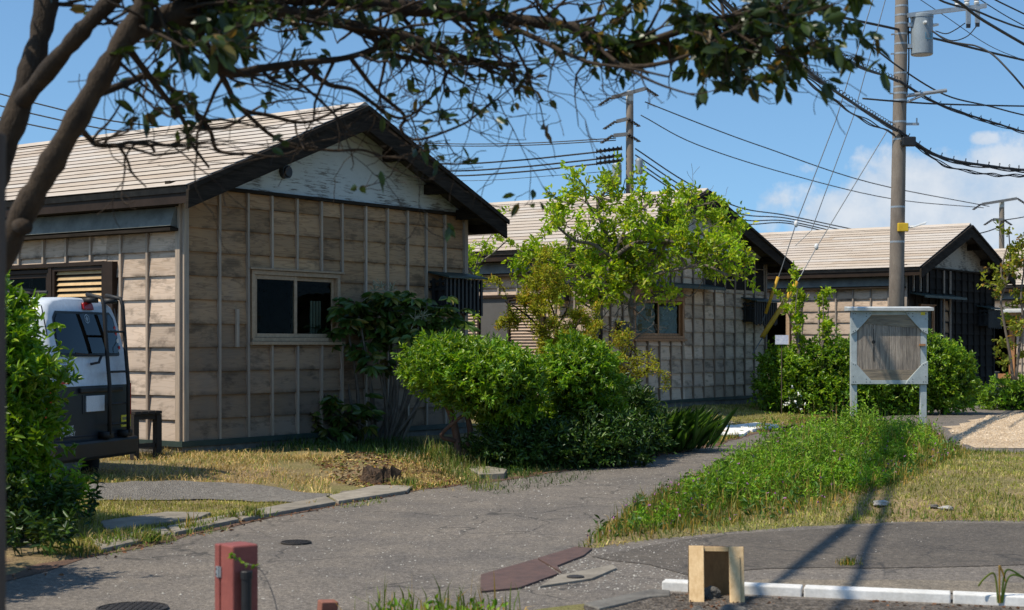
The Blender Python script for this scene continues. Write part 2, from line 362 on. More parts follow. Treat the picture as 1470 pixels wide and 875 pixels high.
def leaves(pos, dirs, L, W, droop=.15, fold=.25, wide=.45):
    """n six-point folded leaves: base, two shoulders each side, tip -> V (n*6,3), quads"""
    n = len(pos); pos=np.asarray(pos); d = unit(np.asarray(dirs)); L=np.broadcast_to(np.asarray(L,float),(n,))[:,None]; W=np.broadcast_to(np.asarray(W,float),(n,))[:,None]
    r = RS.normal(size=(n,3)); s = unit(np.cross(d, r)); nn = np.cross(s, d)
    flip = np.where(nn[:,2:3] < 0, -1.0, 1.0); nn = nn*flip; s = s*flip
    tip = pos+d*L-nn*L*droop
    m1 = pos+d*L*.33; m2 = pos+d*L*.70-nn*L*droop*.4
    V = np.stack([pos, m1+s*W*.5+nn*W*fold, m2+s*W*wide+nn*W*fold*.8, tip, m2-s*W*wide+nn*W*fold*.8, m1-s*W*.5+nn*W*fold], 1).reshape(-1,3)
    b = np.arange(n)[:,None]*6
    return V, np.concatenate([b+np.array([[0,3,2,1]]), b+np.array([[0,5,4,3]])], 0)
def blades(pos, h, w, lean=.35):
    """n grass blades, bent in the middle"""
    n=len(pos); a=RS.uniform(0,2*np.pi,n); h=np.broadcast_to(np.asarray(h,float),(n,)); w=np.broadcast_to(np.asarray(w,float),(n,))
    side=np.stack([np.cos(a),np.sin(a),np.zeros(n)],1)*w[:,None]*.5
    b=RS.uniform(0,2*np.pi,n); ln=np.abs(RS.normal(0,lean,n)); fw=np.stack([np.cos(b),np.sin(b),np.zeros(n)],1)
    mid=pos+fw*(h*ln*.35)[:,None]; mid[:,2]+=h*.58
    tip=pos+fw*(h*ln)[:,None]; tip[:,2]+=h*np.maximum(.25,1-.45*ln)
    V=np.stack([pos-side,pos+side,mid+side*.75,mid-side*.75,tip],1).reshape(-1,3); i=np.arange(n)[:,None]*5
    return V, i+np.array([[0,1,2,3]]), i+np.array([[3,2,4]])
def inpoly(xy, poly):
    x,y=xy[:,0],xy[:,1]; r=np.zeros(len(xy),bool); n=len(poly)
    for i in range(n):
        (x1,y1),(x2,y2)=poly[i][:2],poly[(i+1)%n][:2]
        c=((y1>y)!=(y2>y))&(x<(x2-x1)*(y-y1)/((y2-y1) if abs(y2-y1)>1e-9 else 1e-9)+x1); r^=c
    return r
def scatter(poly, n):
    p=np.array([q[:2] for q in poly]); lo,hi=p.min(0),p.max(0); out=[]; m=0
    while m<n:
        q=RS.uniform(lo,hi,(max(n,500)*2,2)); q=q[inpoly(q,poly)]; out.append(q); m+=len(q)
        if len(q)==0: break
    return np.concatenate(out)[:n]
def catmull(pts, n=6):
    p=[Vector(q) for q in pts]; p=[p[0]*2-p[1]]+p+[p[-1]*2-p[-2]]; out=[]
    for i in range(1,len(p)-2):
        for k in range(n):
            t=k/n; a,b,c,d=p[i-1],p[i],p[i+1],p[i+2]
            out.append(.5*((2*b)+(c-a)*t+(2*a-5*b+4*c-d)*t*t+(3*b-a-3*c+d)*t**3))
    return out+[p[-2]]
def text_mesh(s, size, name, mat, parent, mtx, depth=.001):
    cu=bpy.data.curves.new(name,'FONT'); cu.body=s; cu.size=size; cu.extrude=depth; cu.align_x='CENTER'; cu.align_y='CENTER'; cu.resolution_u=3
    o=bpy.data.objects.new(name,cu); me=bpy.data.meshes.new_from_object(o); bpy.data.objects.remove(o); bpy.data.curves.remove(cu)
    me.transform(mtx); me.materials.clear(); me.materials.append(M[mat])
    return link(name, me, parent)
# ------------------------------------------------------------------ camera, sun, sky
cam = bpy.data.cameras.new('camera'); co = bpy.data.objects.new('camera', cam); COL.objects.link(co); SC.camera = co
co.location = (0,0,CH); co.rotation_euler = (R(90),0,0)
cam.sensor_width = 36; cam.lens = FPX/1470*36; cam.shift_y = (HY-437.5)/1470; cam.clip_end = 3000; cam.clip_start = .1
cam.dof.use_dof = True; cam.dof.focus_distance = 21; cam.dof.aperture_fstop = 4.5
SUN_EL = 57.0; sdir = Vector((-.885*math.cos(R(SUN_EL)), -.466*math.cos(R(SUN_EL)), math.sin(R(SUN_EL))))
sl = bpy.data.lights.new('sun','SUN'); so = bpy.data.objects.new('sun', sl); COL.objects.link(so)
sl.energy = 5.0; sl.angle = R(.5); sl.color = (1.0,.92,.78); so.rotation_euler = sdir.to_track_quat('Z','Y').to_euler(); so.location = (-20,-15,30)
w = bpy.data.worlds.new('World'); SC.world = w; w.use_nodes = True
wt = NT.__new__(NT); wt.m = w; wt.t = w.node_tree; wt.t.nodes.clear()
bgn = wt.n('ShaderNodeBackground'); wo = wt.n('ShaderNodeOutputWorld'); wt.l(bgn.outputs[0], wo.inputs[0])
sky = wt.n('ShaderNodeTexSky', sky_type='NISHITA'); sky.sun_disc = False; sky.sun_elevation = R(SUN_EL); sky.sun_rotation = math.atan2(-.885,-.466)
sky.air_density = 1.0; sky.dust_density = .5; sky.ozone_density = 2.0; sky.altitude = 20
tcw = wt.n('ShaderNodeTexCoord'); dirv = tcw.outputs['Generated']
mpz = wt.n('ShaderNodeMapping', vector_type='POINT'); wt.l(dirv, mpz.inputs[0]); mpz.inputs['Location'].default_value = (0,0,.11); mpz.inputs['Scale'].default_value = (1,1,.95)
nrm = wt.n('ShaderNodeVectorMath', operation='NORMALIZE'); wt.l(mpz.outputs[0], nrm.inputs[0]); wt.l(nrm.outputs[0], sky.inputs[0])
sp = wt.n('ShaderNodeSeparateXYZ'); wt.l(dirv, sp.inputs[0])
yy = wt.math('MAXIMUM', sp.outputs[1], .02)
ca = wt.math('DIVIDE', sp.outputs[0], yy); cb = wt.math('DIVIDE', sp.outputs[2], yy)
cv = wt.n('ShaderNodeCombineXYZ'); wt.l(ca, cv.inputs[0]); wt.l(cb, cv.inputs[1])
dens = None       # cumulus bank low in the sky ahead and to the right
for (px, py, rx, ry, amp) in ((1330,300,.064,.042,1.15),(1235,318,.05,.026,1.0),(1450,300,.075,.036,1.05),(1395,255,.05,.024,.9),(1110,292,.017,.013,.74),(1122,312,.03,.013,.66),(1410,199,.013,.006,.74),(1160,240,.016,.006,.5),(1600,330,.12,.06,1.0),(1000,335,.05,.012,.55)):
    dx = wt.math('DIVIDE', wt.math('SUBTRACT', ca, (px-CX)/FPX), rx); dy = wt.math('DIVIDE', wt.math('SUBTRACT', cb, (HY-py)/FPX), ry)
    q = wt.math('MULTIPLY', wt.math('EXPONENT', wt.math('MULTIPLY', wt.math('ADD', wt.math('MULTIPLY', dx, dx), wt.math('MULTIPLY', dy, dy)), -.8)), amp)
    dens = q if dens is None else wt.math('MAXIMUM', dens, q)
n1 = wt.noise(cv.outputs[0], 26, 8, .62); n2 = wt.noise(cv.outputs[0], 75, 6, .6)
dens = wt.math('ADD', dens, wt.math('MULTIPLY', wt.math('SUBTRACT', n1, .5), 1.5))
alpha = wt.ramp(dens, [(.40, 0.0), (.66, .72), (1.0, .9)])
ccol = wt.ramp(wt.math('ADD', wt.math('MULTIPLY', n1, .75), wt.math('MULTIPLY', n2, .25)), [(.36, (3.9,4.5,5.3)), (.62, (5.2,5.5,5.9))])
skyc = wt.mix(1.0, sky.outputs[0], (.82,1.04,1.12), 'MULTIPLY')
SKY = wt
skyout = wt.mix(alpha, skyc, ccol); wt.l(skyout, bgn.inputs[0]); bgn.inputs[1].default_value = .145
SC.view_settings.view_transform = 'Standard'; SC.view_settings.look = 'None'; SC.view_settings.exposure = 0
SC.cycles.max_bounces = 8; SC.cycles.transparent_max_bounces = 16; SC.cycles.use_denoising = True
SC.cycles.caustics_reflective = False; SC.cycles.caustics_refractive = False

# ------------------------------------------------------------------ ground
def seg_dist(xy, pl):
    d = np.full(len(xy), 1e9)
    for a, b in zip(pl[:-1], pl[1:]):
        a=np.array(a[:2]); b=np.array(b[:2]); t=np.clip(((xy-a)@(b-a))/((b-a)@(b-a)),0,1)
        d=np.minimum(d, np.linalg.norm(xy-(a+t[:,None]*(b-a)),axis=1))
    return d
def ss(a,b,x): t=np.clip((x-a)/(b-a),0,1); return t*t*(3-2*t)
def vnoise(xy, s, seed=0):
    x=xy*s+seed*17.3; i=np.floor(x).astype(int); f=x-i; f=f*f*(3-2*f)
    def h(a,b): 
        q=np.sin(a*127.1+b*311.7+seed*74.7)*43758.5453; return q-np.floor(q)
    a,b=i[:,0],i[:,1]; fx,fy=f[:,0],f[:,1]
    return (h(a,b)*(1-fx)+h(a+1,b)*fx)*(1-fy)+(h(a,b+1)*(1-fx)+h(a+1,b+1)*fx)*fy
EDGE = [(-30,-6,0)]+[(-6.2,7.6,0)]+[tuple(G(*p)) for p in ((0,834),(150,794),(330,755),(480,725),(592,705),(720,689),(850,670),(1010,642),(1080,623),(1165,603),(1230,592),(1290,586.5),(1400,578),(1470,573))]+[(26,46,0),(60,52,0)]
YARD = EDGE+[(60,400,0),(-400,400,0),(-400,-6,0)]
ISLAND = [tuple(G(*p)) for p in ((826,791),(1000,770),(1150,758),(1290,750),(1480,750))]+[(10.8,13,0),(10.8,19.8,0)]+[tuple(G(*p)) for p in ((1470,655),(1400,650),(1360,643),(1220,652),(1100,665),(1000,688),(925,718),(850,768))]
FRONT = [(-1.25,3,0),(-1.2,8.0,0),(-.7,8.55,0),(.0,8.5,0),(.45,8.9,0),(.96,9.12,0),(3.1,8.52,0),(6,7.7,0),(6,3,0)]
def Hf(xy):
    xy=np.asarray(xy,float).reshape(-1,2)
    nz=(vnoise(xy,2.3,1)-.5)*.16+(vnoise(xy,7.1,2)-.5)*.07
    d=seg_dist(xy,EDGE); d=np.where(inpoly(xy,YARD),d,-d)+nz
    di=seg_dist(xy,ISLAND+ISLAND[:1]); di=np.where(inpoly(xy,ISLAND),di,-di)+nz
    df=seg_dist(xy,FRONT+FRONT[:1]); df=np.where(inpoly(xy,FRONT),df,-df)+nz*.6
    h=-.05+.072*ss(-.08,.12,d)+.18*ss(.5,2.9,d)
    h=np.maximum(h,-.05+.075*ss(-.08,.1,di)+.13*ss(.3,2.2,di))
    h=np.maximum(h,-.05+.065*ss(-.06,.06,df))
    on=np.maximum(np.maximum(d,di),df)
    return h+ss(0,.6,on)*((vnoise(xy,1.1,3)-.5)*.05+(vnoise(xy,4.3,4)-.5)*.022)
def H(x,y): return float(Hf([[x,y]])[0])
def axis(a,b,st,far):
    mid=list(np.arange(a,b,st)); o=[]; s=st
    x=b
    while x<far: o.append(x); s*=1.35; x+=s
    l=[]; s=st; x=a
    while x>-far: s*=1.35; x-=s; l.append(x)
    return np.array(l[::-1]+mid+o+[far])
gx=axis(-7,13,.13,900); gy=axis(5.5,46,.14,900)
X,Y=np.meshgrid(gx,gy); xy=np.stack([X.ravel(),Y.ravel()],1); Z=Hf(xy); nx,ny=len(gx),len(gy)
far=np.linalg.norm(xy-np.array([3,24]),axis=1); Z=np.where(far>60, .2, Z)
ii=(np.arange(ny-1)[:,None]*nx+np.arange(nx-1)).ravel()
gr=arrmesh('ground',np.column_stack([xy,Z]),np.stack([ii,ii+1,ii+nx+1,ii+nx],1),'ground_soil',smooth=True); gr['kind']='structure'
def sheet(name, poly, z, mat, drape=False, cuts=0, dz=.012):
    bm=bmesh.new(); f=bm.faces.new([bm.verts.new((p[0],p[1],0)) for p in poly]); 
    bmesh.ops.triangulate(bm,faces=[f])
    for _ in range(cuts): bmesh.ops.subdivide_edges(bm,edges=bm.edges[:],cuts=1,use_grid_fill=True)
    bm.verts.ensure_lookup_table(); q=np.array([v.co[:2] for v in bm.verts]); hz=Hf(q)+dz if drape else np.full(len(q),z)
    for v,h in zip(bm.verts,hz): v.co.z=h
    bmesh.ops.recalc_face_normals(bm,faces=bm.faces)
    if bm.faces[:][0].normal.z<0: bmesh.ops.reverse_faces(bm,faces=bm.faces)
    me=bpy.data.meshes.new(name); bm.to_mesh(me); bm.free(); me.materials.append(M[mat]); o=link(name,me); o['kind']='structure'; return o
def ragged(poly, amp=.08, step=.35, seed=5):
    out=[]; rs=np.random.RandomState(seed); n=len(poly)
    for i in range(n):
        a=np.array(poly[i][:2]); b=np.array(poly[(i+1)%n][:2]); k=max(1,int(np.linalg.norm(b-a)/step))
        for j in range(k): out.append(tuple(a+(b-a)*j/k+rs.normal(0,amp,2)*(.6 if j else .3)))
    return out
def gp(*pts, z=0.0): return [tuple(G(*p,z)) for p in pts]
e2=[(x-.5,y+.7) for x,y,_ in EDGE[1:-1]]
sheet('road', e2+[(30,50),(30,-4),(-12,-4)], .004, 'asphalt')
patch=[tuple(G(*p))[:2] for p in ((845,800),(1000,772),(1290,752),(1600,752),(1700,812),(1470,812),(1100,818),(985,826),(930,812),(880,806))]
sheet('asphalt_patch', ragged(patch,.035,.3,3), .008, 'asphalt_dark')
sheet('asphalt_strip', ragged([tuple(G(*p))[:2] for p in ((1010,846),(1600,858),(1600,842),(1300,834),(1100,834))],.03,.3,4), .012, 'asphalt_worn')
sheet('planting_bed', [(.62,8.86),(.98,9.05),(3.1,8.46),(5.5,7.75),(5.5,5),(.4,5),(.4,8.6)], 0, 'bed_gravel', True, 4, .012)
sheet('road_dirt', ragged([(x+.03,y-.10) for x,y,_ in EDGE[2:-2]]+[(x-.3,y+.3) for x,y,_ in EDGE[2:-2]][::-1],.05,.25,12), .008, 'soil_red')
sheet('gravel_patch', ragged([tuple(G(*p))[:2] for p in ((1362,618),(1372,608),(1420,598),(1500,591),(1590,590),(1590,643),(1400,643),(1374,633))],.12,.6,6), .008, 'gravel_tan')
sheet('gravel_strip', ragged([tuple(G(*p,.12))[:2] for p in ((118,706),(210,698),(320,689),(400,689),(478,696),(440,708),(350,705),(200,712),(128,716))],.05,.3,8), 0, 'gravel_grey', True, 4, .012)
sheet('gravel_walk', ragged([tuple(G(*p,.1))[:2] for p in ((985,606),(1045,600),(1062,610),(1020,622),(1004,618))],.07,.3,9), 0, 'gravel_tan', True, 3, .012)
0 and sheet('dirt_bed', ragged([tuple(G(*p,.1))[:2] for p in ((455,664),(520,657),(575,668),(690,677),(680,688),(590,698),(520,693),(470,682))],.05,.3,10), 0, 'soil_red', True, 3, .02)

def slab(name, poly, h, mat, label, cat, group=None, z=None, bev=.008):
    """flat stone or concrete slab, corners in plan, lying on the ground; object origin at its centre"""
    c=np.mean([p[:2] for p in poly],0); zb=(H(c[0],c[1]) if z is None else z)
    m=MB(); m.prism([(p[0]-c[0],p[1]-c[1],-.06) for p in poly],(0,0,.06+h))
    o=m.build(name,mat,bevel=bev,loc=(c[0],c[1],zb)); return tag(o,label,cat,group)
KG='concrete kerb stones between the yard and the road'
kz=.03
for pts,lab in (
  (((128,776),(236,757),(246,766),(146,789)),'weathered kerb slab nearest the dark bush at the left'),
  (((240,756),(329,739),(343,746),(251,765)),'kerb slab beside the road, second from the dark bush'),
  (((334,738),(468,713),(482,721),(349,745)),'longest kerb slab along the road in front of the gravel strip'),
  (((473,712),(540,697),(592,698),(584,705),(486,720)),'kerb slab with broken pointed end just left of the rotten stump')):
    slab('kerb_stone', gp(*pts,z=.03), kz, 'concrete', lab, 'kerb stone', KG, .01)
slab('concrete_slab', gp((143,742),(240,729),(303,730),(283,738),(152,753),z=.08), .05, 'concrete', 'pale concrete slab set in the grass behind the kerb stones', 'slab')
slab('kerb_stone', gp((671,675),(690,672),(728,678),(724,684),(688,685),z=.03), .06, 'concrete', 'short kerb slab in shade right of the stump, below the hedge', 'kerb stone', KG, .01)
0 and slab('concrete_slab', gp((468,662),(503,659),(516,674),(482,678),z=.12), .015, 'concrete', 'small flat concrete slab in the dirt above the stump', 'slab')
slab('paving_slab', gp((1052,611),(1085,607),(1118,610),(1080,617),z=.05), .035, 'concrete_pale', 'bright white paving slab at the lawn edge by the road', 'slab', None, .03)
slab('paving_slab', gp((1018,616),(1050,611),(1078,617),(1068,624),(1030,626),z=.03), .03, 'concrete_pale', 'cracked white paving slab nearest the spiky plant', 'slab', None, .02)
slab('paving_slab', gp((1398,568),(1440,562),(1485,566),(1485,573),(1440,571.5),z=.05), .05, 'concrete_pale', 'pale doorstep slab on the ground before the black house', 'slab', None, .05)
# white kerb at the bottom right: three blocks end to end
ka, kb = Vector((.90,9.28,0)), Vector((3.35,8.60,0)); kd=(kb-ka)/3; nrmk=Vector((-kd.y,kd.x,0)).normalized()*.12
for i,lab in enumerate(('white concrete kerb block behind the wooden stand','white kerb block right of the wooden stand','white kerb block in the bottom right corner')):
    a=ka+kd*i+kd*.008; b=ka+kd*(i+1)-kd*.008
    slab('white_kerb', [a,b,b+nrmk,a+nrmk], .06, 'concrete_pale', lab, 'kerb block','white kerb blocks at the bottom right', 0)
slab('kerb_stone', gp((838,874),(935,853),(962,855),(962,862),(935,864),(860,882)), .035, 'concrete_dark', 'dark mossy kerb stone left of the white kerb', 'kerb stone', None, 0)
pg='rusty checker plates over the roadside gutter'
slab('gutter_cover', gp((690,828),(770,805),(802,826),(745,847),(690,852)), .012, 'rust_plate', 'rusty red gutter plate nearest the bottom grass', 'gutter plate', pg, .006,.003)
slab('gutter_cover', gp((772,804),(828,787),(850,790),(838,800),(800,815),(806,824)), .012, 'rust_plate', 'rusty red gutter plate touching the tall weeds', 'gutter plate', pg, .006,.003)
slab('concrete_pad', gp((775,845),(800,830),(880,814),(885,819),(850,834)), .014, 'concrete', 'pale concrete pad with a small iron lid beside the gutter', 'concrete pad', None, .006,.004)
def manhole(px,py,r,lab):
    c=G(px,py); t=thing('manhole_cover',lab,'manhole cover',(c.x,c.y,.006))
    m=MB(); m.lathe([(r,0),(r,.012),(r*.93,.014),(r*.93,.008)],28)
    m.build('frame','iron',t)
    m=MB(); m.lathe([(r*.9,0),(r*.9,.010),(r*.2,.012)],28)
    for i in range(-4,5):
        for j in range(-4,5):
            if math.hypot(i,j)<4.3: q=r*.19; m.box((i*q-q*.3,j*q-q*.3,.009),(i*q+q*.3,j*q+q*.3,.016))
    m.build('lid','iron',t)
manhole(425,780.5,.115,'small round iron manhole cover in the middle of the road')
manhole(190,876,.20,'large round iron manhole cover cut by the bottom frame edge')
c=G(826,833); o=MB().lathe([(.055,0),(.055,.02),(.045,.023)],20).build('valve_lid','iron',loc=(c.x,c.y,.008)); tag(o,'small dark iron valve lid in the concrete pad','valve lid')
# ------------------------------------------------------------------ houses
DG = Vector((.589,.808,0)).normalized(); DR = Vector((-.808,.589,0)).normalized(); HRZ = math.atan2(DG.y,DG.x)
def fr_gable(a,o,z): return (a,-o,z)
def fr_side(a,o,z): return (-o,a,z)
def wall_boards(mb, a0,a1,z0,z1,cuts,openings,ch,seed, mi=0, th=.032):
    rs=random.Random(seed); E=sorted(set([a0,a1]+[c for c in cuts if a0<c<a1]+[e for op in openings for e in op[:2] if a0<e<a1]))
    # boards run over one or two bays
    i=0; spans=[]
    n=int(math.ceil((z1-z0)/ch-1e-6))
    for k in range(n):
        zl=z0+k*ch; zh=min(z1,zl+ch); i=rs.randint(0,1); segs=[]; j=0; st=0
        while j<len(E)-1:
            e=min(len(E)-1, j+rs.choice((1,1,2)) if rs.random()<.9 else j+1)
            # never run across an opening edge
            e2=j+1
            while e2<e and not any(abs(E[e2]-op[q])<1e-6 for op in openings for q in (0,1)): e2+=1
            segs.append((E[j],E[e2])); j=e2
        for p,q in segs:
            pieces=[(zl,zh)]
            for op in openings:
                if p>=op[0]-1e-6 and q<=op[1]+1e-6:
                    nw=[]
                    for lo,hi in pieces:
                        if op[2]>lo+.01: nw.append((lo,min(hi,op[2])))
                        if op[3]<hi-.01: nw.append((max(lo,op[3]),hi))
                    pieces=[x for x in nw if x[1]-x[0]>.01]
            for lo,hi in pieces:
                j1=rs.uniform(-.003,.003); b=th+j1+rs.uniform(0,.006); g=.0015; top=.006
                sag=rs.uniform(-.004,.004); hi2=hi+(.0 if hi>=z1-.01 else .006)
                mb.hexa([(p+g,-.02,lo),(q-g,-.02,lo),(q-g,b,lo+sag),(p+g,b,lo+sag),(p+g,-.02,hi2),(q-g,-.02,hi2),(q-g,top,hi2),(p+g,top,hi2)],mi,[1,1,1,1,0,0,0,0])
def shell(mb,a0,a1,z0,z1,openings,mi,din=.1):
    E=sorted(set([a0,a1]+[e for op in openings for e in op[:2] if a0<e<a1]))
    for p,q in zip(E[:-1],E[1:]):
        pieces=[(z0,z1)]
        for op in openings:
            if p>=op[0]-1e-6 and q<=op[1]+1e-6:
                nw=[]
                for lo,hi in pieces:
                    if op[2]>lo: nw.append((lo,min(hi,op[2])))
                    if op[3]<hi: nw.append((max(lo,op[3]),hi))
                pieces=[x for x in nw if x[1]-x[0]>.005]
        for lo,hi in pieces: mb.box((p,-din,lo),(q,-.021,hi),mi)
def battens(mb, pos, z0,z1,openings,mi,seed,w=.034,d=.026):
    rs=random.Random(seed)
    for a in pos:
        pieces=[(z0,z1)]
        for op in openings:
            if op[0]-.03<a<op[1]+.03:
                nw=[]
                for lo,hi in pieces:
                    if op[2]>lo: nw.append((lo,min(hi,op[2])))
                    if op[3]<hi: nw.append((max(lo,op[3]),hi))
                pieces=[x for x in nw if x[1]-x[0]>.03]
        for lo,hi in pieces:
            j=rs.uniform(-.006,.006); k=rs.uniform(-.006,.006); o0=.012; o1=.030+d+rs.uniform(-.003,.004)
            mb.hexa([(a-w/2+j,o0,lo),(a+w/2+j,o0,lo),(a+w/2+j,o1,lo),(a-w/2+j,o1,lo),(a-w/2+k,o0,hi),(a+w/2+k,o0,hi),(a+w/2+k,o1,hi),(a-w/2+k,o1,hi)],mi)
def window(parent,fr,a0,a1,z0,z1,mat,sashes=2,sill=True,fw=.055,glass='glass',out=.05,label=None):
    m=MB(fr)
    for (p,q,lo,hi,o) in ((a0,a1,z1-fw,z1,out),(a0,a1,z0,z0+fw*.8,out+.01),(a0,a0+fw,z0+fw*.8,z1-fw,out),(a1-fw,a1,z0+fw*.8,z1-fw,out)):
        m.box((p,-.09,lo),(q,o,hi))
    if sill: m.box((a0-.04,.01,z0-.045),(a1+.04,out+.045,z0-.003)); m.box((a0-.05,.01,z1+.003),(a1+.05,out+.03,z1+.03))
    o=m.build('window',mat,parent,bevel=.004)
    if label: o['label']=label
    n=sashes; iw=(a1-a0-2*fw); sw=iw/n+ .012; s=.05
    for i in range(n):
        p=a0+fw+i*iw/n-(.012 if i==n-1 and n>1 else 0); q=p+sw; off=.012 if i%2==0 else -.026
        m=MB(fr); zl,zh=z0+fw*.8+.003,z1-fw-.003
        for (x0,x1,lo,hi) in ((p,p+s,zl,zh),(q-s,q,zl,zh),(p+s,q-s,zl,zl+s),(p+s,q-s,zh-s,zh)): m.box((x0,off-.014,lo),(x1,off+.014,hi))
        m.build('sash',mat,o,bevel=.003)
        m=MB(fr); m.box((p+s-.004,off-.003,zl+s-.004),(q-s+.004,off+.003,zh-s+.004)); m.build('pane',glass,o)
    return o
def louvre(parent,fr,a0,a1,z0,z1,mat,fmat,out=.05,pitch=.052):
    m=MB(fr); f=.045
    for b in (((a0,0,z0),(a0+f,out,z1)),((a1-f,0,z0),(a1,out,z1)),((a0+f,0,z1-f),(a1-f,out,z1)),((a0+f,0,z0),(a1-f,out,z0+f))): m.box(*b)
    o=m.build('louvre_shutter',fmat,parent)
    m=MB(fr); z=z0+f+.01
    while z<z1-f-.03:
        m.hexa([(a0+f+.002,.028,z),(a1-f-.002,.028,z),(a1-f-.002,.040,z),(a0+f+.002,.040,z),(a0+f+.002,.005,z+.040),(a1-f-.002,.005,z+.040),(a1-f-.002,.015,z+.042),(a0+f+.002,.015,z+.042)]); z+=pitch
    m.build('slat_panel',mat,o)
    m=MB(fr); m.box((a0+f+.002,-.015,z0+f+.002),(a1-f-.002,.001,z1-f-.002)); m.build('backing','brown_metal',o)
    return o
def slat_box(parent,fr,a0,a1,z0,z1,d=.34):
    m=MB(fr); n=int((a1-a0)/.085)
    for i in range(n+1):
        a=a0+(a1-a0)*i/n; m.box((a-.019,d-.03,z0-.05-(.03 if i%2 else 0)),(a+.019,d,z1))
    for s in (a0,a1):
        for o in (.08,.2): m.box((s-.016,o,z0),(s+.016,o+.04,z1))
    for z in (z0+.03,z0+.27,z1-.06): m.box((a0,d-.05,z),(a1,d-.031,z+.04)); m.box((a0-.012,.0,z),(a0+.012,d-.03,z+.035)); m.box((a1-.012,0,z),(a1+.012,d-.03,z+.035))
    m.box((a0,.03,z0),(a1,d-.051,z0+.025)); m.box((a0+.04,.032,z0+.026),(a1-.04,d-.12,z1-.10))
    o=m.build('slat_box','black_paint',parent)
    m=MB(fr); m.hexa([(a0-.05,.0,z1+.09),(a1+.05,0,z1+.09),(a1+.05,d+.07,z1+.003),(a0-.05,d+.07,z1+.003),(a0-.05,0,z1+.11),(a1+.05,0,z1+.11),(a1+.05,d+.07,z1+.028),(a0-.05,d+.07,z1+.028)])
    m.build('box_roof','green_trim',o); return o
def hood(parent,fr,a0,a1,z,d=.42,mat='green_trim',drop=.07):
    m=MB(fr); m.hexa([(a0,.03,z),(a1,.03,z),(a1,d,z-drop),(a0,d,z-drop),(a0,.03,z+.03),(a1,.03,z+.03),(a1,d,z-drop+.03),(a0,d,z-drop+.03)])
    m.box((a0,d-.025,z-drop-.03),(a1,d+.004,z-drop-.002)); return m.build('hood',mat,parent)

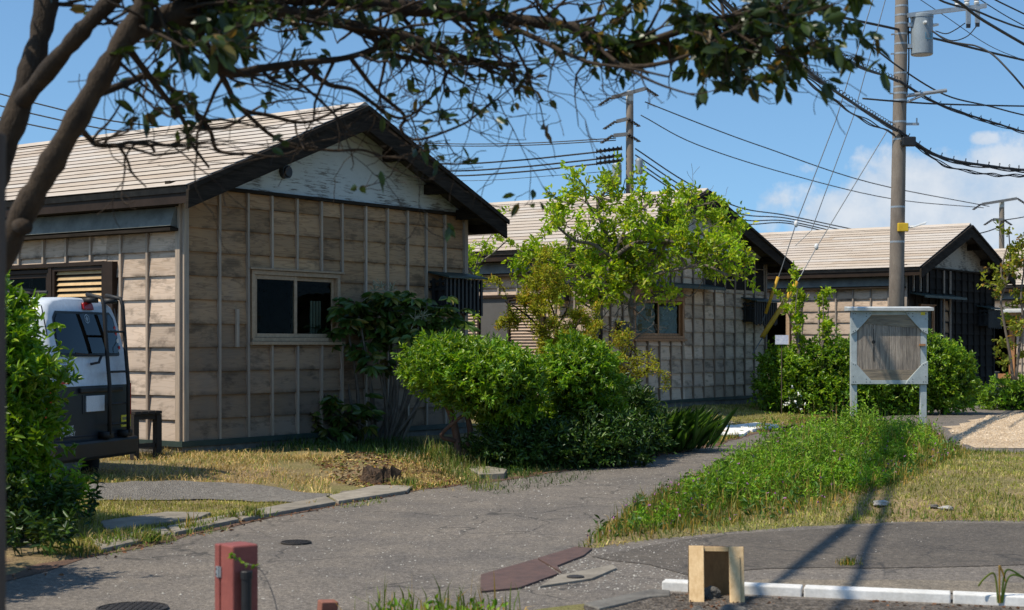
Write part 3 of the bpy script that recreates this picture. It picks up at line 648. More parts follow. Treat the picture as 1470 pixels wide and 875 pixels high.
def house(name,label,C,W,L,zt,zapex,ohe,ohg,side_mat,gable_mat,batt,s_open,g_open,s_cuts,g_cuts,gable_paint='peeling_white',rz=HRZ,seed=1,frieze=True,ncourse=16,zb=.32,gb_low=.0):
    t=thing(name,label,'house',(C[0],C[1],0),rz,'wooden houses in a row along the road')
    hw=W/2; rise=zapex-zt; run=hw+ohe; k=rise/run; al=math.atan2(rise,run)
    zw=zt-.03                                   # wall top at the eaves side
    zg=zt+.09                                   # bottom of the painted gable board
    ch=.284
    m=MB(fr_side); wall_boards(m,.03,L,zb,zw,s_cuts,s_open,ch,seed); battens(m,[c for c in s_cuts if .1<c<L],zb,zw,s_open,1,seed+5); shell(m,.1,L-.1,zb,zw,s_open,2)
    m.box((-.02,.0,zb-.02),(.055,.065,zw),1)
    m.build('side_wall',[side_mat,batt[0],'interior'],t,edge=True)
    m=MB(fr_gable); wall_boards(m,.0,W,zb,zg-.03,g_cuts,g_open,ch,seed+1); battens(m,[c for c in g_cuts if .1<c<W-.1],zb,zg-.04,g_open,1,seed+6); shell(m,0.0,W,zb,zg-.03,g_open,2)
    m.box((-.03,.0,zb-.02),(.045,.062,zg-.03),1); m.box((W-.045,.0,zb-.02),(W+.03,.062,zg-.03),1)
    m.build('gable_wall',[gable_mat,batt[1],'interior'],t,edge=True)
    m=MB(); 
    m.box((W-.1,.1,zb),(W,L,zw)); m.box((0.0,L-.1,zb),(W-.1,L,zw)); m.prism([(0,L-.08,zw),(W,L-.08,zw),(hw,L-.08,zapex-.15)],(0,.08,0))
    m.build('rear_wall',[side_mat],t)
    m=MB(); m.box((.1,.1,zb-.02),(W-.1,L-.1,zb+.1)); m.box((.1,.1,zt-.45),(W-.1,L-.1,zt-.4)); m.box((.3,3.2,zb+.1),(W-.3,3.3,zt-.45)); m.build('room','interior',t)
    m=MB(); m.box((-.045,-.045,-.1),(W+.045,-.004,zb-.003)); m.box((-.045,-.004,-.1),(-.004,L,zb-.003)); m.box((W+.004,-.004,-.1),(W+.045,L,zb-.003))
    m.box((0,0,-.1),(W,L,zb-.02)); m.build('footing','concrete_dark',t)
    m=MB(); m.box((-.075,-.075,zb-.03),(W+.075,-.047,zb+.035)); m.box((-.075,-.046,zb-.03),(-.047,L,zb+.035)); m.build('sill_flashing','green_trim',t)
    # painted gable board, following the rafters
    m=MB(); xl=(zg-(zt-.05))/k-ohe
    m.prism([(xl,-.045,zg),(W-xl,-.045,zg),(hw,-.045,zapex-.09)],(0,.045,0)); gbd=m.build('gable_board',gable_paint,t)
    m=MB(); m.box((xl-.25,-.085,zg-.045),(W-xl+.25,0,zg-.003)); m.build('drip_board','dark_timber',t)
    # roof: lapped boards on a dark under-layer
    rs=random.Random(seed+9); SL=math.hypot(rise,run); m=MB()
    for sgn in (-1,1):
        def pt(s,y,n): # s from ridge down the slope, n above it
            x=hw+sgn*(s*math.cos(al))+sgn*n*math.sin(al); return (x,y,zapex-s*math.sin(al)+n*math.cos(al))
        m.hexa([pt(0,-ohg,-.075),pt(SL,-ohg,-.075),pt(SL,L+ohg,-.075),pt(0,L+ohg,-.075),pt(0,-ohg,-.005),pt(SL,-ohg,-.005),pt(SL,L+ohg,-.005),pt(0,L+ohg,-.005)],1)
        step=SL/ncourse
        for i in range(ncourse):
            s0=i*step; s1=s0+step+.012; y=-ohg-.015
            while y<L+ohg-.01:
                y2=min(L+ohg,y+rs.uniform(1.8,3.8)); 
                if L+ohg-y2<.6: y2=L+ohg
                e=rs.uniform(-.004,.004); f=rs.uniform(0,.007); g=rs.uniform(-.002,.002)
                b=len(m.v)
                P8=[pt(s0,y,.0),pt(s1+e,y,.012),pt(s1+e,y2,.012),pt(s0,y2,.0),pt(s0,y,.010),pt(s1+e,y,.020+f*.6),pt(s1+e+g,y2,.020+f*.6),pt(s0,y2,.010)]
                m.add(P8,[(0,3,2,1),(4,5,6,7),(0,1,5,4),(2,3,7,6),(3,0,4,7)],0); 
                m.add([P8[1],P8[2],P8[6],P8[5]],[(0,1,2,3)],1)
                y=y2+.004
    rf=m.build('roof',['roof_board','roof_gap'],t,recalc=False)
    m=MB(); m.prism([(hw-.14,-ohg-.03,zapex-.02),(hw,-ohg-.03,zapex+.055),(hw+.14,-ohg-.03,zapex-.02),(hw,-ohg-.03,zapex+.012)],(0,L+2*ohg+.06,0)); m.build('ridge_cap','roof_board',rf)
    for sgn in (-1,1):    # bargeboards at the gable edge
        m=MB(); q=.27; x1=hw+sgn*run; x0=hw; e=.02*sgn
        m.prism([(x0,-ohg-.02,zapex-.045),(x1+e,-ohg-.02,zt-.045),(x1+e*1.5,-ohg-.02,zt-.045-q*.82),(x0,-ohg-.02,zapex-.045-q)],(0,-.05,0)); m.build('bargeboard','dark_timber',rf,bevel=.006)
        m=MB(); z=.02
        m.prism([(x0,-ohg-.071,zapex-.0),(x1+e*2,-ohg-.071,zt-.0),(x1+e*2,-ohg-.071,zt-.06),(x0,-ohg-.071,zapex-.06)],(0,-.03,0)); m.build('rake_trim','dark_timber',rf)
        m=MB(); m.box((x1-sgn*.05 if sgn<0 else x1-.07,-ohg+.0,zt-.19),(x1+.07 if sgn<0 else x1+.05,L+ohg,zt-.055)); m.build('fascia','brown_metal',rf)
        m=MB(); m.prism([(hw-sgn*0+sgn*(hw+.03),-.0,zt-.19),(x1-sgn*.08,0,zt-.19),(x1-sgn*.08,0,zt-.17),(hw+sgn*(hw+.03),0,zt-.17)],(0,L,0)); m.build('soffit','dark_timber',rf)
    for f in (.0,.33,-.33,.66,-.66,.93,-.93):
        m=MB(); x=hw+f*hw; z=zapex-abs(f)*hw*k-.10; m.box((x-.055,-ohg+.0,z-.14),(x+.055,-.046,z-.0))
        m.build('purlin_end','dark_timber',rf)
    if frieze:
        m=MB(fr_side); m.hexa([(.02,.03,zt-.44),(L,.03,zt-.44),(L,.17,zt-.42),(.02,.17,zt-.42),(.02,.03,zt-.2),(L,.03,zt-.2),(L,.09,zt-.2),(.02,.09,zt-.2)]); fz=m.build('eaves_board','frieze',t)
        m=MB(fr_side); m.box((.0,.03,zt-.48),(L,.19,zt-.443)); m.build('eaves_drip','dark_timber',fz)
    return t,gbd
H1C=(-3.87,18.0)
g1=[.55,1.02,1.43,1.88,2.32,2.72,3.19,3.63,4.06,4.47,4.89]
s1=[.57,1.06,1.62,2.1,2.55,3.05]+[3.05+.47*i for i in range(1,14)]
g1o=[(1.06,2.70,1.50,2.43)]
s1o=[(1.34,4.6,.55,2.46)]
h1,gb1=house('wooden_house','nearest cedar house with white peeling gable board above its sliding window',H1C,5.37,9.5,3.30,4.585,.35,.45,'cedar_pale','cedar',('batten','batten'),s1o,g1o,s1,g1,seed=3)
window(h1,fr_gable,1.08,2.68,1.53,2.41,'window_wood')
for i in range(4): m=MB(fr_gable); m.box((2.40+i*.055,-.24,1.6),(2.40+i*.055+.026,-.22,2.06)); m.build('blind_slat','blind_pale',h1)
slat_box(h1,fr_gable,4.56,5.37,1.98,2.42)
m=MB(fr_gable); m.box((.81,.03,1.46),(.855,.06,1.92)); m.build('board_patch','batten',h1)
m=MB(); n=20; m.tube([(1.63,-.045,3.66),(1.63,-.115,3.66)],[.085,.085],20); m.tube([(1.63,-.116,3.66),(1.63,-.135,3.66)],[.07,.06],20); m.build('round_vent','black_plastic',h1)
# shutters and window on the lit side wall
m=MB(fr_side)
for b in (((1.14,.0,.5),(1.33,.10,2.5)),((1.33,0,2.463),(4.62,.09,2.51)),((2.34,.0,.5),(2.40,.08,2.463)),((4.58,0,.5),(4.62,.09,2.463))): m.box(*b)
m.build('shutter_frame','brown_metal',h1)
louvre(h1,fr_side,1.335,2.335,.56,2.455,'louvre_amber','brown_metal',.07,.07)
window(h1,fr_side,2.42,4.56,.6,2.44,'brown_metal',2,False,.05)

H2C=(1.58,29.0)
g2=[.0+.46*i for i in range(1,15)]
g2o=[(1.25,3.36,1.55,2.55)]
s2=[.45*i for i in range(1,20)]; s2o=[(1.2,3.6,.45,2.4)]
h2,gb2=house('wooden_house','middle cedar house with crumpled paper behind its orange framed window',H2C,7.0,9.0,3.30,4.65,.38,.45,'cedar_pale','cedar_mid',('batten_pale','batten_dark'),s2o,g2o,s2,g2,seed=21)
window(h2,fr_gable,1.31,3.30,1.60,2.44,'orange_wood',2,True,.07)
m=MB(fr_gable); m.box((1.27,.02,2.475),(3.34,.05,2.56)); m.build('window_head','orange_wood',h2)
def crumple(a0,a1,z0,z1,o,seed):
    rs=np.random.RandomState(seed); n=14; mm=MB(fr_gable); vs=[]
    for i in range(n+1):
        for j in range(n+1): 
            ztop=z1-.10*abs(rs.normal()) if j==n else z0+(z1-z0)*j/n
            vs.append((a0+(a1-a0)*i/n,o+rs.normal(0,.012),ztop))
    mm.add(vs,[(i*(n+1)+j,(i+1)*(n+1)+j,(i+1)*(n+1)+j+1,i*(n+1)+j+1) for i in range(n) for j in range(n)]); return mm.build('paper_sheet','paper',h2)
crumple(1.42,2.24,1.66,2.36,-.05,4); crumple(2.42,3.15,1.66,2.30,-.05,5)
for q in (((1.9,-.042,2.05),(2.1,-.036,2.2)),((1.62,-.042,1.75),(1.75,-.036,1.98))): m=MB(fr_gable); m.box(*q); m.build('paper_note','pale_pine',h2)
slat_box(h2,fr_gable,5.9,6.95,1.98,2.42)
hood(h2,fr_gable,1.2,4.4,2.72)
m=MB(fr_gable); m.box((4.2,.002,2.68),(6.98,.034,3.33)); m.build('tarred_panel','charred',h2)
for a in (4.6,5.06,5.52,5.98,6.44,6.9): m=MB(fr_gable); m.box((a-.017,.035,2.68),(a+.017,.06,3.34)); m.build('panel_batten','batten_dark',h2)
m=MB(fr_gable); m.box((.02,.03,.3),(.12,.085,3.3)); m.build('corner_post','dark_timber',h2)
m=MB(fr_side)
for b in (((3.58,0,.4),(3.66,.09,2.46)),((1.14,0,.4),(1.2,.09,2.46)),((1.2,0,2.41),(3.58,.09,2.46))): m.box(*b)
m.build('shutter_frame','brown_metal',h2)
louvre(h2,fr_side,2.72,3.57,.45,2.4,'brown_louvre','brown_metal',.07,.060); louvre(h2,fr_side,1.21,2.02,.45,2.4,'brown_louvre','brown_metal',.07,.060)
m=MB(fr_side); m.box((2.03,-.02,.45),(2.71,.03,2.4)); m.build('screen_door','screen_grey',h2)
m=MB(fr_side); m.box((.58,.03,2.32),(.86,.2,2.62)); m.box((.56,.03,2.62),(.88,.22,2.64)); m.build('meter_box','black_paint',h2,bevel=.008)
m=MB(fr_gable); m.box((.62,.05,1.53),(1.02,.17,1.88)); m.hexa([(.60,.05,1.89),(1.04,.05,1.89),(1.04,.2,1.885),(.60,.2,1.885),(.60,.05,1.93),(1.04,.05,1.93),(1.04,.2,1.90),(.60,.2,1.90)]); m.box((.68,.171,1.76),(.96,.178,1.79)); m.build('mailbox','black_plastic',h2,bevel=.006)

H3C=(9.59,37.2)
g3=[.46*i for i in range(1,13)]; s3=[.46*i for i in range(1,20)]
g3o=[(.7,1.75,1.25,2.5)]; s3o=[(3.05,6.4,.9,2.42)]
h3,gb3=house('wooden_house','charred black house with beige gable behind the utility pole',H3C,6.15,9.5,3.33,4.55,.38,.45,'cedar_pale','charred',('batten_pale','charred'),s3o,g3o,s3,g3,'peeling_beige',seed=41)
window(h3,fr_side,3.1,6.35,.95,2.38,'window_wood',2,True,.06,label='wide pale framed window behind the hedge')
window(h3,fr_gable,.75,1.7,1.3,2.45,'orange_wood',1,True,.07)
hood(h3,fr_gable,.1,3.0,2.72)
for a,z0,z1 in [(a,2.78,3.36) for a in (.25,.7,1.15,2.3,2.75)]+[(2.3,.4,2.7),(2.75,.4,2.7)]:
    m=MB(fr_gable); m.box((a-.02,.05,z0),(a+.02,.085,z1)); m.build('pale_batten','batten',h3)
m=MB(fr_gable); wall_boards(m,2.05,2.72,.36,2.62,[2.3],[],.284,77,0,.04); m.build('bare_board_strip','cedar',h3,edge=True)
m=MB(fr_gable); m.tube([(1.95,.10,.3),(1.95,.10,2.68)],.05,10); m.build('downpipe','black_plastic',h3)
slat_box(h3,fr_gable,4.9,5.9,1.98,2.42)
m=MB(fr_side); m.box((.12,.06,2.62),(.17,.11,2.67)); m.tube([(.145,.10,2.64),(.145,.26,2.62),(.145,.30,2.56)],.018,8); m.tube([(.30,.30,2.58),(.02,.34,2.50)],.055,10); m.build('camera_housing','porcelain',h3)
H4C=(16.9,46.6)
h4,gb4=house('wooden_house','farthest house at the right edge with an orange framed glass door',H4C,6.0,10,3.30,4.6,.38,.45,'cedar_pale','cedar',('batten_pale','batten_dark'),[(1.55,3.6,.35,2.35)],[],[.46*i for i in range(1,21)],[.46*i for i in range(1,13)],seed=61)
window(h4,fr_side,1.6,3.55,.4,2.3,'orange_wood',2,False,.14,label='orange wooden glass door')
hood(h4,fr_side,1.2,4.2,2.56,.6,'zinc_cap')
# low tan block step in front of the black house
c=G(1406,560,.15); t=thing('concrete_step','low tan concrete step block beside the black house wall','step',(c.x,c.y,.1),HRZ*.35)
m=MB(); m.box((-.38,-.3,0),(.42,.5,.56)); m.build('block','block_tan',t,bevel=.01); m=MB(); m.box((-.40,-.33,.563),(.45,.53,.60)); m.build('cap','concrete_dark',t,bevel=.005)
# ------------------------------------------------------------------ van (local x across the rear, y forward, z up)
van=thing('parked_van','white and dark grey van with black rear ladder parked beside the nearest house','van',(-4.115,15.06,.0),R(74))
HWD=.7375
prof=[(.60,.36),(.69,.40),(.715,.55),(.730,.75),(HWD,1.0),(HWD,1.098),(.732,1.102),(.722,1.25),(.700,1.45),(.672,1.65),(.640,1.80),(.595,1.88),(.50,1.925),(.30,1.95),(0,1.958)]
def lean(z): return 0 if z<1.12 else .155*((z-1.12)/.84)**1.35
def ring(y,sx,sz):
    pts=[]
    for x,z in prof: pts.append((x*sx, y+lean(z)*max(0,1-y/.9), .36+(z-.36)*sz))
    return [(-x,yy,z) for x,yy,z in pts]+[(x,yy,z) for x,yy,z in pts[-2::-1]]
m=MB(); st=[(0,.93,.985),(.018,.96,.992),(.05,.985,.997),(.11,1,1),(.6,1,1),(1.6,1,1),(2.5,1,1)]
rings=[ring(*s) for s in st]
def nose(y,k):
    out=[]
    for x,yy,z in ring(y,1,1): out.append((x*(1-.06*k),y-max(0,(z-1.0))*.62*k,.36+(z-.36)*(1-.04*k)))
    return out
rings+= [nose(3.0,.35),nose(3.3,.9),nose(3.38,1.0)]
n=len(rings[0]); np_=len(prof)
for r in rings: m.v+= r; m.edge+=[0.0]*n
lowset=lambda j: (prof[min(j,n-1-j)][1]+prof[min(j+1,n-2-j) if j+1<=n-2-j else min(j+1,n-1-(j+1))][1])/2
for i in range(len(rings)-1):
    for j in range(n-1):
        zz=(rings[3][j][2]+rings[3][j+1][2])/2; m.f.append((i*n+j,i*n+j+1,(i+1)*n+j+1,(i+1)*n+j)); m.mi.append(1 if zz<1.1 else 0)
for base in (0,(len(rings)-1)*n):
    for j in range(np_-1):
        a,b,c,d=base+j,base+j+1,base+n-2-j,base+n-1-j
        zz=(prof[j][1]+prof[j+1][1])/2
        m.f.append((a,b,c,d) if b!=c else (a,b,d)); m.mi.append(1 if zz<1.1 else 0)
for i in range(len(rings)-1): m.f.append((i*n,(i+1)*n,(i+1)*n+n-1,i*n+n-1)); m.mi.append(1)
body=m.build('body',['van_white','van_grey'],van,smooth=True)
body.data.set_sharp_from_angle(angle=R(38))
def rp(x,z,o=.004): return (x,lean(z)-o,z)
def panel(pts,o,th=.02,grid=6): # thin panel following the tailgate lean: list of (x,z) loop, split in z bands
    zs=sorted(set([p[1] for p in pts])); mm=MB(); z0,z1=zs[0],zs[-1]
    def span(z):
        xs=[]
        for (xa,za),(xb,zb) in zip(pts,pts[1:]+pts[:1]):
            if min(za,zb)-1e-9<=z<=max(za,zb)+1e-9 and abs(za-zb)>1e-9: xs.append(xa+(xb-xa)*(z-za)/(zb-za))
        return min(xs),max(xs)
    Zs=[z0+(z1-z0)*i/14 for i in range(15)]; L=[span(min(max(z,z0+1e-4),z1-1e-4)) for z in Zs]; nx=8; vs=[]
    for z,(a,b) in zip(Zs,L):
        for i in range(nx+1):
            x=a+(b-a)*i/nx; bow=.03*(abs(x)/.7)**3; vs.append((x,lean(z)-o+bow,z))
    mm.add(vs,[(r*(nx+1)+i,r*(nx+1)+i+1,(r+1)*(nx+1)+i+1,(r+1)*(nx+1)+i) for r in range(14) for i in range(nx)]); return mm
def rrect(x0,x1,z0,z1,t,r=.05):
    return [(x0+r,z0),(x1-r,z0),(x1,z0+r),(x1-t,z1-r),(x1-t-r,z1),(x0+t+r,z1),(x0+t,z1-r),(x0,z0+r)]
rw=panel(rrect(-.60,.60,1.375,1.815,.05,.06),.012).build('rear_window','black_plastic',van,smooth=True)
panel(rrect(-.565,.565,1.405,1.79,.045,.05),.019).build('pane','van_glass',rw,smooth=True)
m=MB(); m.tube(catmull([(.72,.05,.9),(.728,.05,.9)],1),.01,4)
for s in (-1,1):
    m=MB(); m.box((s*.722-.016,.004,.72),(s*.722+.016,.11,1.10)); tl=m.build('tail_lamp','red_lens',van,bevel=.008)
m=MB(); m.hexa([(.0,.10,1.835),(.19,.10,1.835),(.19,.17,1.835),(0,.17,1.835),(.015,.115,1.905),(.175,.115,1.905),(.175,.19,1.905),(.015,.19,1.905)]); m.build('brake_lamp','red_lens',van,bevel=.01)
m=MB(); m.hexa([(-.74,-.075,.37),(.74,-.075,.37),(.745,.32,.37),(-.745,.32,.37),(-.745,-.085,.56),(.745,-.085,.56),(.748,.32,.56),(-.748,.32,.56)]); m.build('bumper','black_plastic',van,bevel=.03)
m=MB(); m.box((-.27,-.035,1.02),(.52,.004,1.075)); gar=m.build('tailgate_handle','black_plastic',van,bevel=.012)
for s in (-1,1):
    m=MB(); m.tube([(s*.655,lean(z)+.004+.03*(s*.655/.7)**2-.004,z) for z in (.60,.8,1.0,1.12,1.25,1.4,1.6,1.75,1.86)],.006,5); m.build('tailgate_seam','black_plastic',van)
m=MB(); m.tube([(-.64,.001,.60),(.64,.001,.60)],.006,5); m.build('tailgate_seam','black_plastic',van)
m=MB(); m.box((-.20,-.008,.82),(.22,-.001,1.0)); m.build('plate_recess','van_grey',van,bevel=.004)
m=MB(); m.box((-.155,-.022,.835),(.175,-.009,.99)); pl=m.build('number_plate','plate_white',van,bevel=.003)
m=MB()
for x in (.13,.49):
    m.tube([(x+.01,.16,1.99),(x-.01,-.02,1.955),(x-.01,-.045,1.88),(x,-.075,1.4),(x+.005,-.10,1.1),(x+.005,-.10,.60)],.02,8)
    m.box((x-.06,.04,1.905),(x+.03,.17,1.955)); m.box((x-.05,-.11,.565),(x+.07,-.01,.63))
for z in (1.62,1.22,.9,.7): m.tube([(.13,-.085 if z<1.3 else -.06,z),(.49,-.085 if z<1.3 else -.06,z)],.013,6)
m.build('ladder','black_paint',van,smooth=True)
m=MB(); m.tube([(-.06,-.01,1.30),(.02,-.05,1.315),(.10,-.03,1.38)],.014,6); m.tube([(.09,-.03,1.38),(-.35,-.02,1.41)],.008,6); m.build('wiper','black_plastic',van)
m=MB()
for s in (-1,1): m.tube([(s*.52,.85,2.03),(s*.52,2.3,2.03)],.018,8); [m.box((s*.52-.02,y,1.91),(s*.52+.02,y+.05,2.02)) for y in (.95,1.5,2.1)]
for y in (1.0,1.55,2.15): m.box((-.62,y,2.035),(.62,y+.045,2.065))
m.build('roof_rack','black_paint',van)
def wheel(x,y):
    m=MB(); a=.085
    pr=[(.17,-a),(.265,-a),(.285,-a*.6),(.285,a*.6),(.265,a),(.17,a)]; k=28; vs=[]
    for r,o in pr:
        for j in range(k): w_=2*math.pi*j/k; vs.append((x+o,y+r*math.cos(w_),.285+r*math.sin(w_)))
    m.add(vs,[(i*k+j,i*k+(j+1)%k,(i+1)*k+(j+1)%k,(i+1)*k+j) for i in range(5) for j in range(k)]); o=m.build('wheel','rubber',van,smooth=True)
    m=MB(); m.tube([(x-.06,y,.285),(x+.06,y,.285)],[.175,.175],20); m.build('rim','galvanised',o)
for y in (.62,2.75):
    for s in (-1,1): wheel(s*.62,y)
for s in (-1,1):
    m=MB(); f=s*.004
    m.add([(s*.716+f,.55,1.36),(s*.716+f,2.2,1.36),(s*.668+f,2.2,1.72),(s*.668+f,.62,1.72)],[(0,1,2,3)]); m.build('side_window','van_glass',van)
    m=MB(); m.tube([(s*.745,.11,1.35),(s*.745,.14,.75)],.012,6)
RX=Matrix.Rotation(R(90),4,'X')
def decal(s,size,name,mat,x,z,o=.006,depth=.0006):
    ang=math.atan2(lean(z+.05)-lean(z-.05),.1)
    return text_mesh(s,size,name,mat,van,Matrix.Translation((x,lean(z)-o,z))@Matrix.Rotation(-ang,4,'X')@RX,depth)
m=MB(); m.box((-.64,-.006,1.115),(-.44,-.0008,1.185)); ls=m.build('sticker','red_sticker',van)
text_mesh('LOCAL',.062,'sticker_text','white_sticker',ls,Matrix.Translation((-.54,-.0068,1.15))@RX)
m=MB(); m.box((-.64,.0,1.195),(-.44,.006,1.295),0); m.build('sticker','lettering_grey',van)
decal('TAR',.06,'sticker_text','lettering_grey',-.50,1.33,.012)
decal('ENDLESS',.062,'sticker_text','white_sticker',-.48,.69); decal('JOURNEY',.062,'sticker_text','white_sticker',-.46,.635)
m=MB(); m.box((.52,-.008,.655),(.70,-.0008,.775)); ys=m.build('sticker','sticker_yellow',van)
m=MB(); [m.box((.54+.022*i,-.0095,z),(.555+.022*i,-.0082,z+.03)) for i in range(7) for z in (.675,.725) if (i*7+int(z*100))%5]; m.build('sticker_print','lettering_grey',ys)
for z,x in ((1.46,.585),(1.53,.575),(1.60,.565),(1.66,.56)):
    m=MB(); b=.018+.006*((z*100)%2); y=lean(z)-.022+.016; m.tube([(x-.03,y,z),(x-.03,y-.004,z)],b,12); m.build('sticker','white_sticker' if int(z*100)%2 else 'red_sticker',van)
# round emblem on the glass
m=MB(); z=1.745; y=lean(z)-.0195; k=18
for r in (.045,):
    for j in range(k):
        a0,a1=2*math.pi*j/k,2*math.pi*(j+1)/k; q=[(rr*math.cos(a)+.02,y-.002+(rr*math.sin(a))*.22,z+rr*math.sin(a)) for rr,a in ((r,a0),(r,a1),(r-.009,a1),(r-.009,a0))]; m.add(q,[(0,1,2,3)])
m.add([(.02-.03,y-.002,z),(.02,y-.002-.007,z-.032),(.02+.03,y-.002,z),(.02,y-.002+.007,z+.03)],[(0,1,2,3)]); m.build('emblem','galvanised',van)

# ------------------------------------------------------------------ bench beside the van
p=Vector((-4.02,17.45,0)); bn=thing('wooden_bench','low dark brown wooden bench between the van and the house corner','bench',(p.x,p.y,H(p.x,p.y)),HRZ)
m=MB(); m.box((-.34,.0,.485),(.02,1.12,.499))
for i in range(4): m.box((-.36+i*.10,-.02,.50),(-.27+i*.10,1.15,.535))
m.build('seat','bench_wood',bn,bevel=.004)
for x,y in ((-.36,0),(-.03,0),(-.36,1.06),(-.03,1.06)):
    m=MB(); m.box((x,y,-.05),(x+.075,y+.075,.497)); m.build('leg','bench_wood',bn,bevel=.004)
m=MB(); m.box((-.35,.02,.44),(.04,.055,.496)); m.box((-.35,1.08,.44),(.04,1.115,.496)); m.box((-.345,.08,.12),(-.31,1.05,.17)); m.box((-.28,.02,.12),(-.04,.055,.17)); m.build('rails','bench_wood',bn)

# ------------------------------------------------------------------ red service box in the foreground
Yb=6.6; p=P(334,0,Yb); rb=thing('service_box','red brown metal service box on the near roadside with a black pipe','service box',(p.x,p.y,-.02),R(-52))
ht=CH+(HY-784)/FPX*Yb+.02
m=MB(); m.box((-.115,.0,0),(.0,.125,ht)); m.build('body','red_box',rb,bevel=.008)
m=MB(); m.box((-.163,-.004,.02),(-.118,.129,ht-.004)); lid=m.build('door','red_box',rb,bevel=.006)
for z in (ht-.145,ht-.55):
    m=MB(); m.box((-.140,-.010,z),(-.122,-.0045,z+.045)); m.box((-.115,-.006,z),(-.100,-.0005,z+.045)); m.tube([(-.1185,-.008,z-.002),(-.1185,-.008,z+.047)],.005,8); m.build('hinge','galvanised',lid)
    m=MB(); [m.tube([(x,-.0105,z+q),(x,-.0135,z+q)],.0028,8) for x in (-.131,) for q in (.011,.034)]; m.build('hinge_screws','iron',lid)
m=MB(); m.tube([(.030,.05,0),(.030,.05,ht-.135)],.022,14); m.lathe([(.026,0),(.026,.03),(.022,.034)],14,0,(.030,.05,ht-.14)); m.build('pipe','black_plastic',rb)

# ------------------------------------------------------------------ wooden A stand at the kerb
Ys=8.95; p=P(1028,0,Ys); zt=CH+(HY-783)/FPX*Ys
st=thing('wooden_stand','pale wooden folding stand leaning open on the kerb','wooden stand',(p.x,p.y,0),R(-6))
def plank(x0,x1,yb,yt,zb,z1,th,mat,name):
    m=MB(); m.hexa([(x0,yb,zb),(x1,yb,zb),(x1,yb+th,zb),(x0,yb+th,zb),(x0,yt,z1),(x1,yt,z1),(x1,yt+th,z1),(x0,yt+th,z1)]); return m.build(name,mat,st,bevel=.003)
plank(-.158,-.072,-.19,-.022,.0,zt,.016,'pale_pine','leg')
plank(.072,.158,-.19,-.022,.0,zt-.002,.016,'pale_pine','leg')
plank(.075,.135,-.206,-.062,.0,zt-.055,.014,'pale_pine','leg')
plank(-.162,.162,.15,.0,.0,zt-.004,.014,'shaded_pine','panel')
m=MB(); m.box((-.07,-.018,zt-.03),(.07,-.003,zt-.006)); m.build('crossbar','pale_pine',st)
for s in (-1,1):
    m=MB(); m.tube([(s*.12,-.01,zt-.012),(s*.12,.012,zt-.012)],.006,8); m.build('hinge','galvanised',st)

# ------------------------------------------------------------------ notice board
Yn=20.0; pL,pR=P(1226,0,Yn),P(1326,0,Yn); c=(pL+pR)/2; hwn=(pR-pL).length/2
zT,zB=CH+(HY-446)/FPX*Yn, CH+(HY-551)/FPX*Yn
nb=thing('notice_board','grey painted notice board on two legs with weathered plank panel','notice board',(c.x,c.y,0),0)
W2=hwn+.048
for s in (-1,1):
    m=MB(); m.box((s*hwn-.040,.0,-.1),(s*hwn+.040,.07,zT-.005)); m.build('leg','frame_paint',nb,bevel=.004)
m=MB(); m.box((-W2-.05,-.10,zT),(W2+.06,.14,zT+.035)); m.hexa([(-W2-.05,-.10,zT+.0355),(W2+.06,-.10,zT+.0355),(W2+.06,.14,zT+.0355),(-W2-.05,.14,zT+.0355),(-W2-.05,-.10,zT+.04),(W2+.06,-.10,zT+.04),(W2+.06,.14,zT+.06),(-W2-.05,.14,zT+.06)]); m.build('cap','zinc_cap',nb,bevel=.004)
m=MB(); k=.24; y0,y1=-.032,-.003

for za,zb_ in ((zT-.05,zT-.004),(zB,zB+.05)): m=MB(); m.box((-hwn+.041,-.012,za),(hwn-.041,.05,zb_)); m.build('rail','frame_paint',nb,bevel=.003)
for sx in (-1,1):
    for zz,sz in ((zT-.006,-1),(zB-.0,1)):
        m=MB(); xo=sx*W2; poly=[(xo,y0,zz),(xo-sx*.29,y0,zz),(xo-sx*.27,y0,zz+sz*.045),(xo-sx*.075,y0,zz+sz*.26),(xo,y0,zz+sz*.30)]
        m.prism(poly,(0,y1-y0,0)); g=m.build('corner_plate','frame_paint',nb,bevel=.003)
        m=MB()
        for x,z in ((.03,.03),(.06,.03),(.03,.1),(.03,.26),(.06,.25),(.2,.03),(.25,.03),(.2,.065)): m.tube([(xo-sx*x,y0-.003,zz+sz*z),(xo-sx*x,y0+.002,zz+sz*z)],.006,6)
        m.build('screw_heads','iron',g)
m=MB(); rs=random.Random(2); x=-hwn+.042; xe=hwn-.042; zi0,zi1=zB+.20,zT-.19
while x<xe-.01:
    wdt=min(rs.uniform(.07,.22),xe-x); q=wdt-.004
    m.hexa([(x,.0,zi0-.02),(x+q,.0,zi0-.02),(x+q,.03,zi0-.02),(x,.03,zi0-.02),(x,.0,zi1+.06*(.5-x/.9)),(x+q,.0,zi1+.06*(.5-(x+q)/.9)),(x+q,.03,zi1+.06*(.5-x/.9)),(x,.03,zi1+.06*(.5-x/.9))]); x+=wdt
m.build('board_panel','weathered_board',nb)
m=MB(); m.hexa([(-hwn+.042,-.008,zi1+.03),(hwn-.042,-.008,zi1-.035),(hwn-.042,.012,zi1-.035),(-hwn+.042,.012,zi1+.03),(-hwn+.042,-.008,zT-.052),(hwn-.042,-.008,zT-.052),(hwn-.042,.012,zT-.052),(-hwn+.042,.012,zT-.052)]); m.build('cross_board','weathered_board_flat',nb); m=MB()
m.hexa([(-hwn+.042,-.009,zB+.053),(hwn-.042,-.009,zB+.053),(hwn-.042,.012,zB+.053),(-hwn+.042,.012,zB+.053),(-hwn+.042,-.009,zi0+.0),(hwn-.042,-.009,zi0-.02),(hwn-.042,.012,zi0-.02),(-hwn+.042,.012,zi0)]); m.build('cross_board','weathered_board_flat',nb)
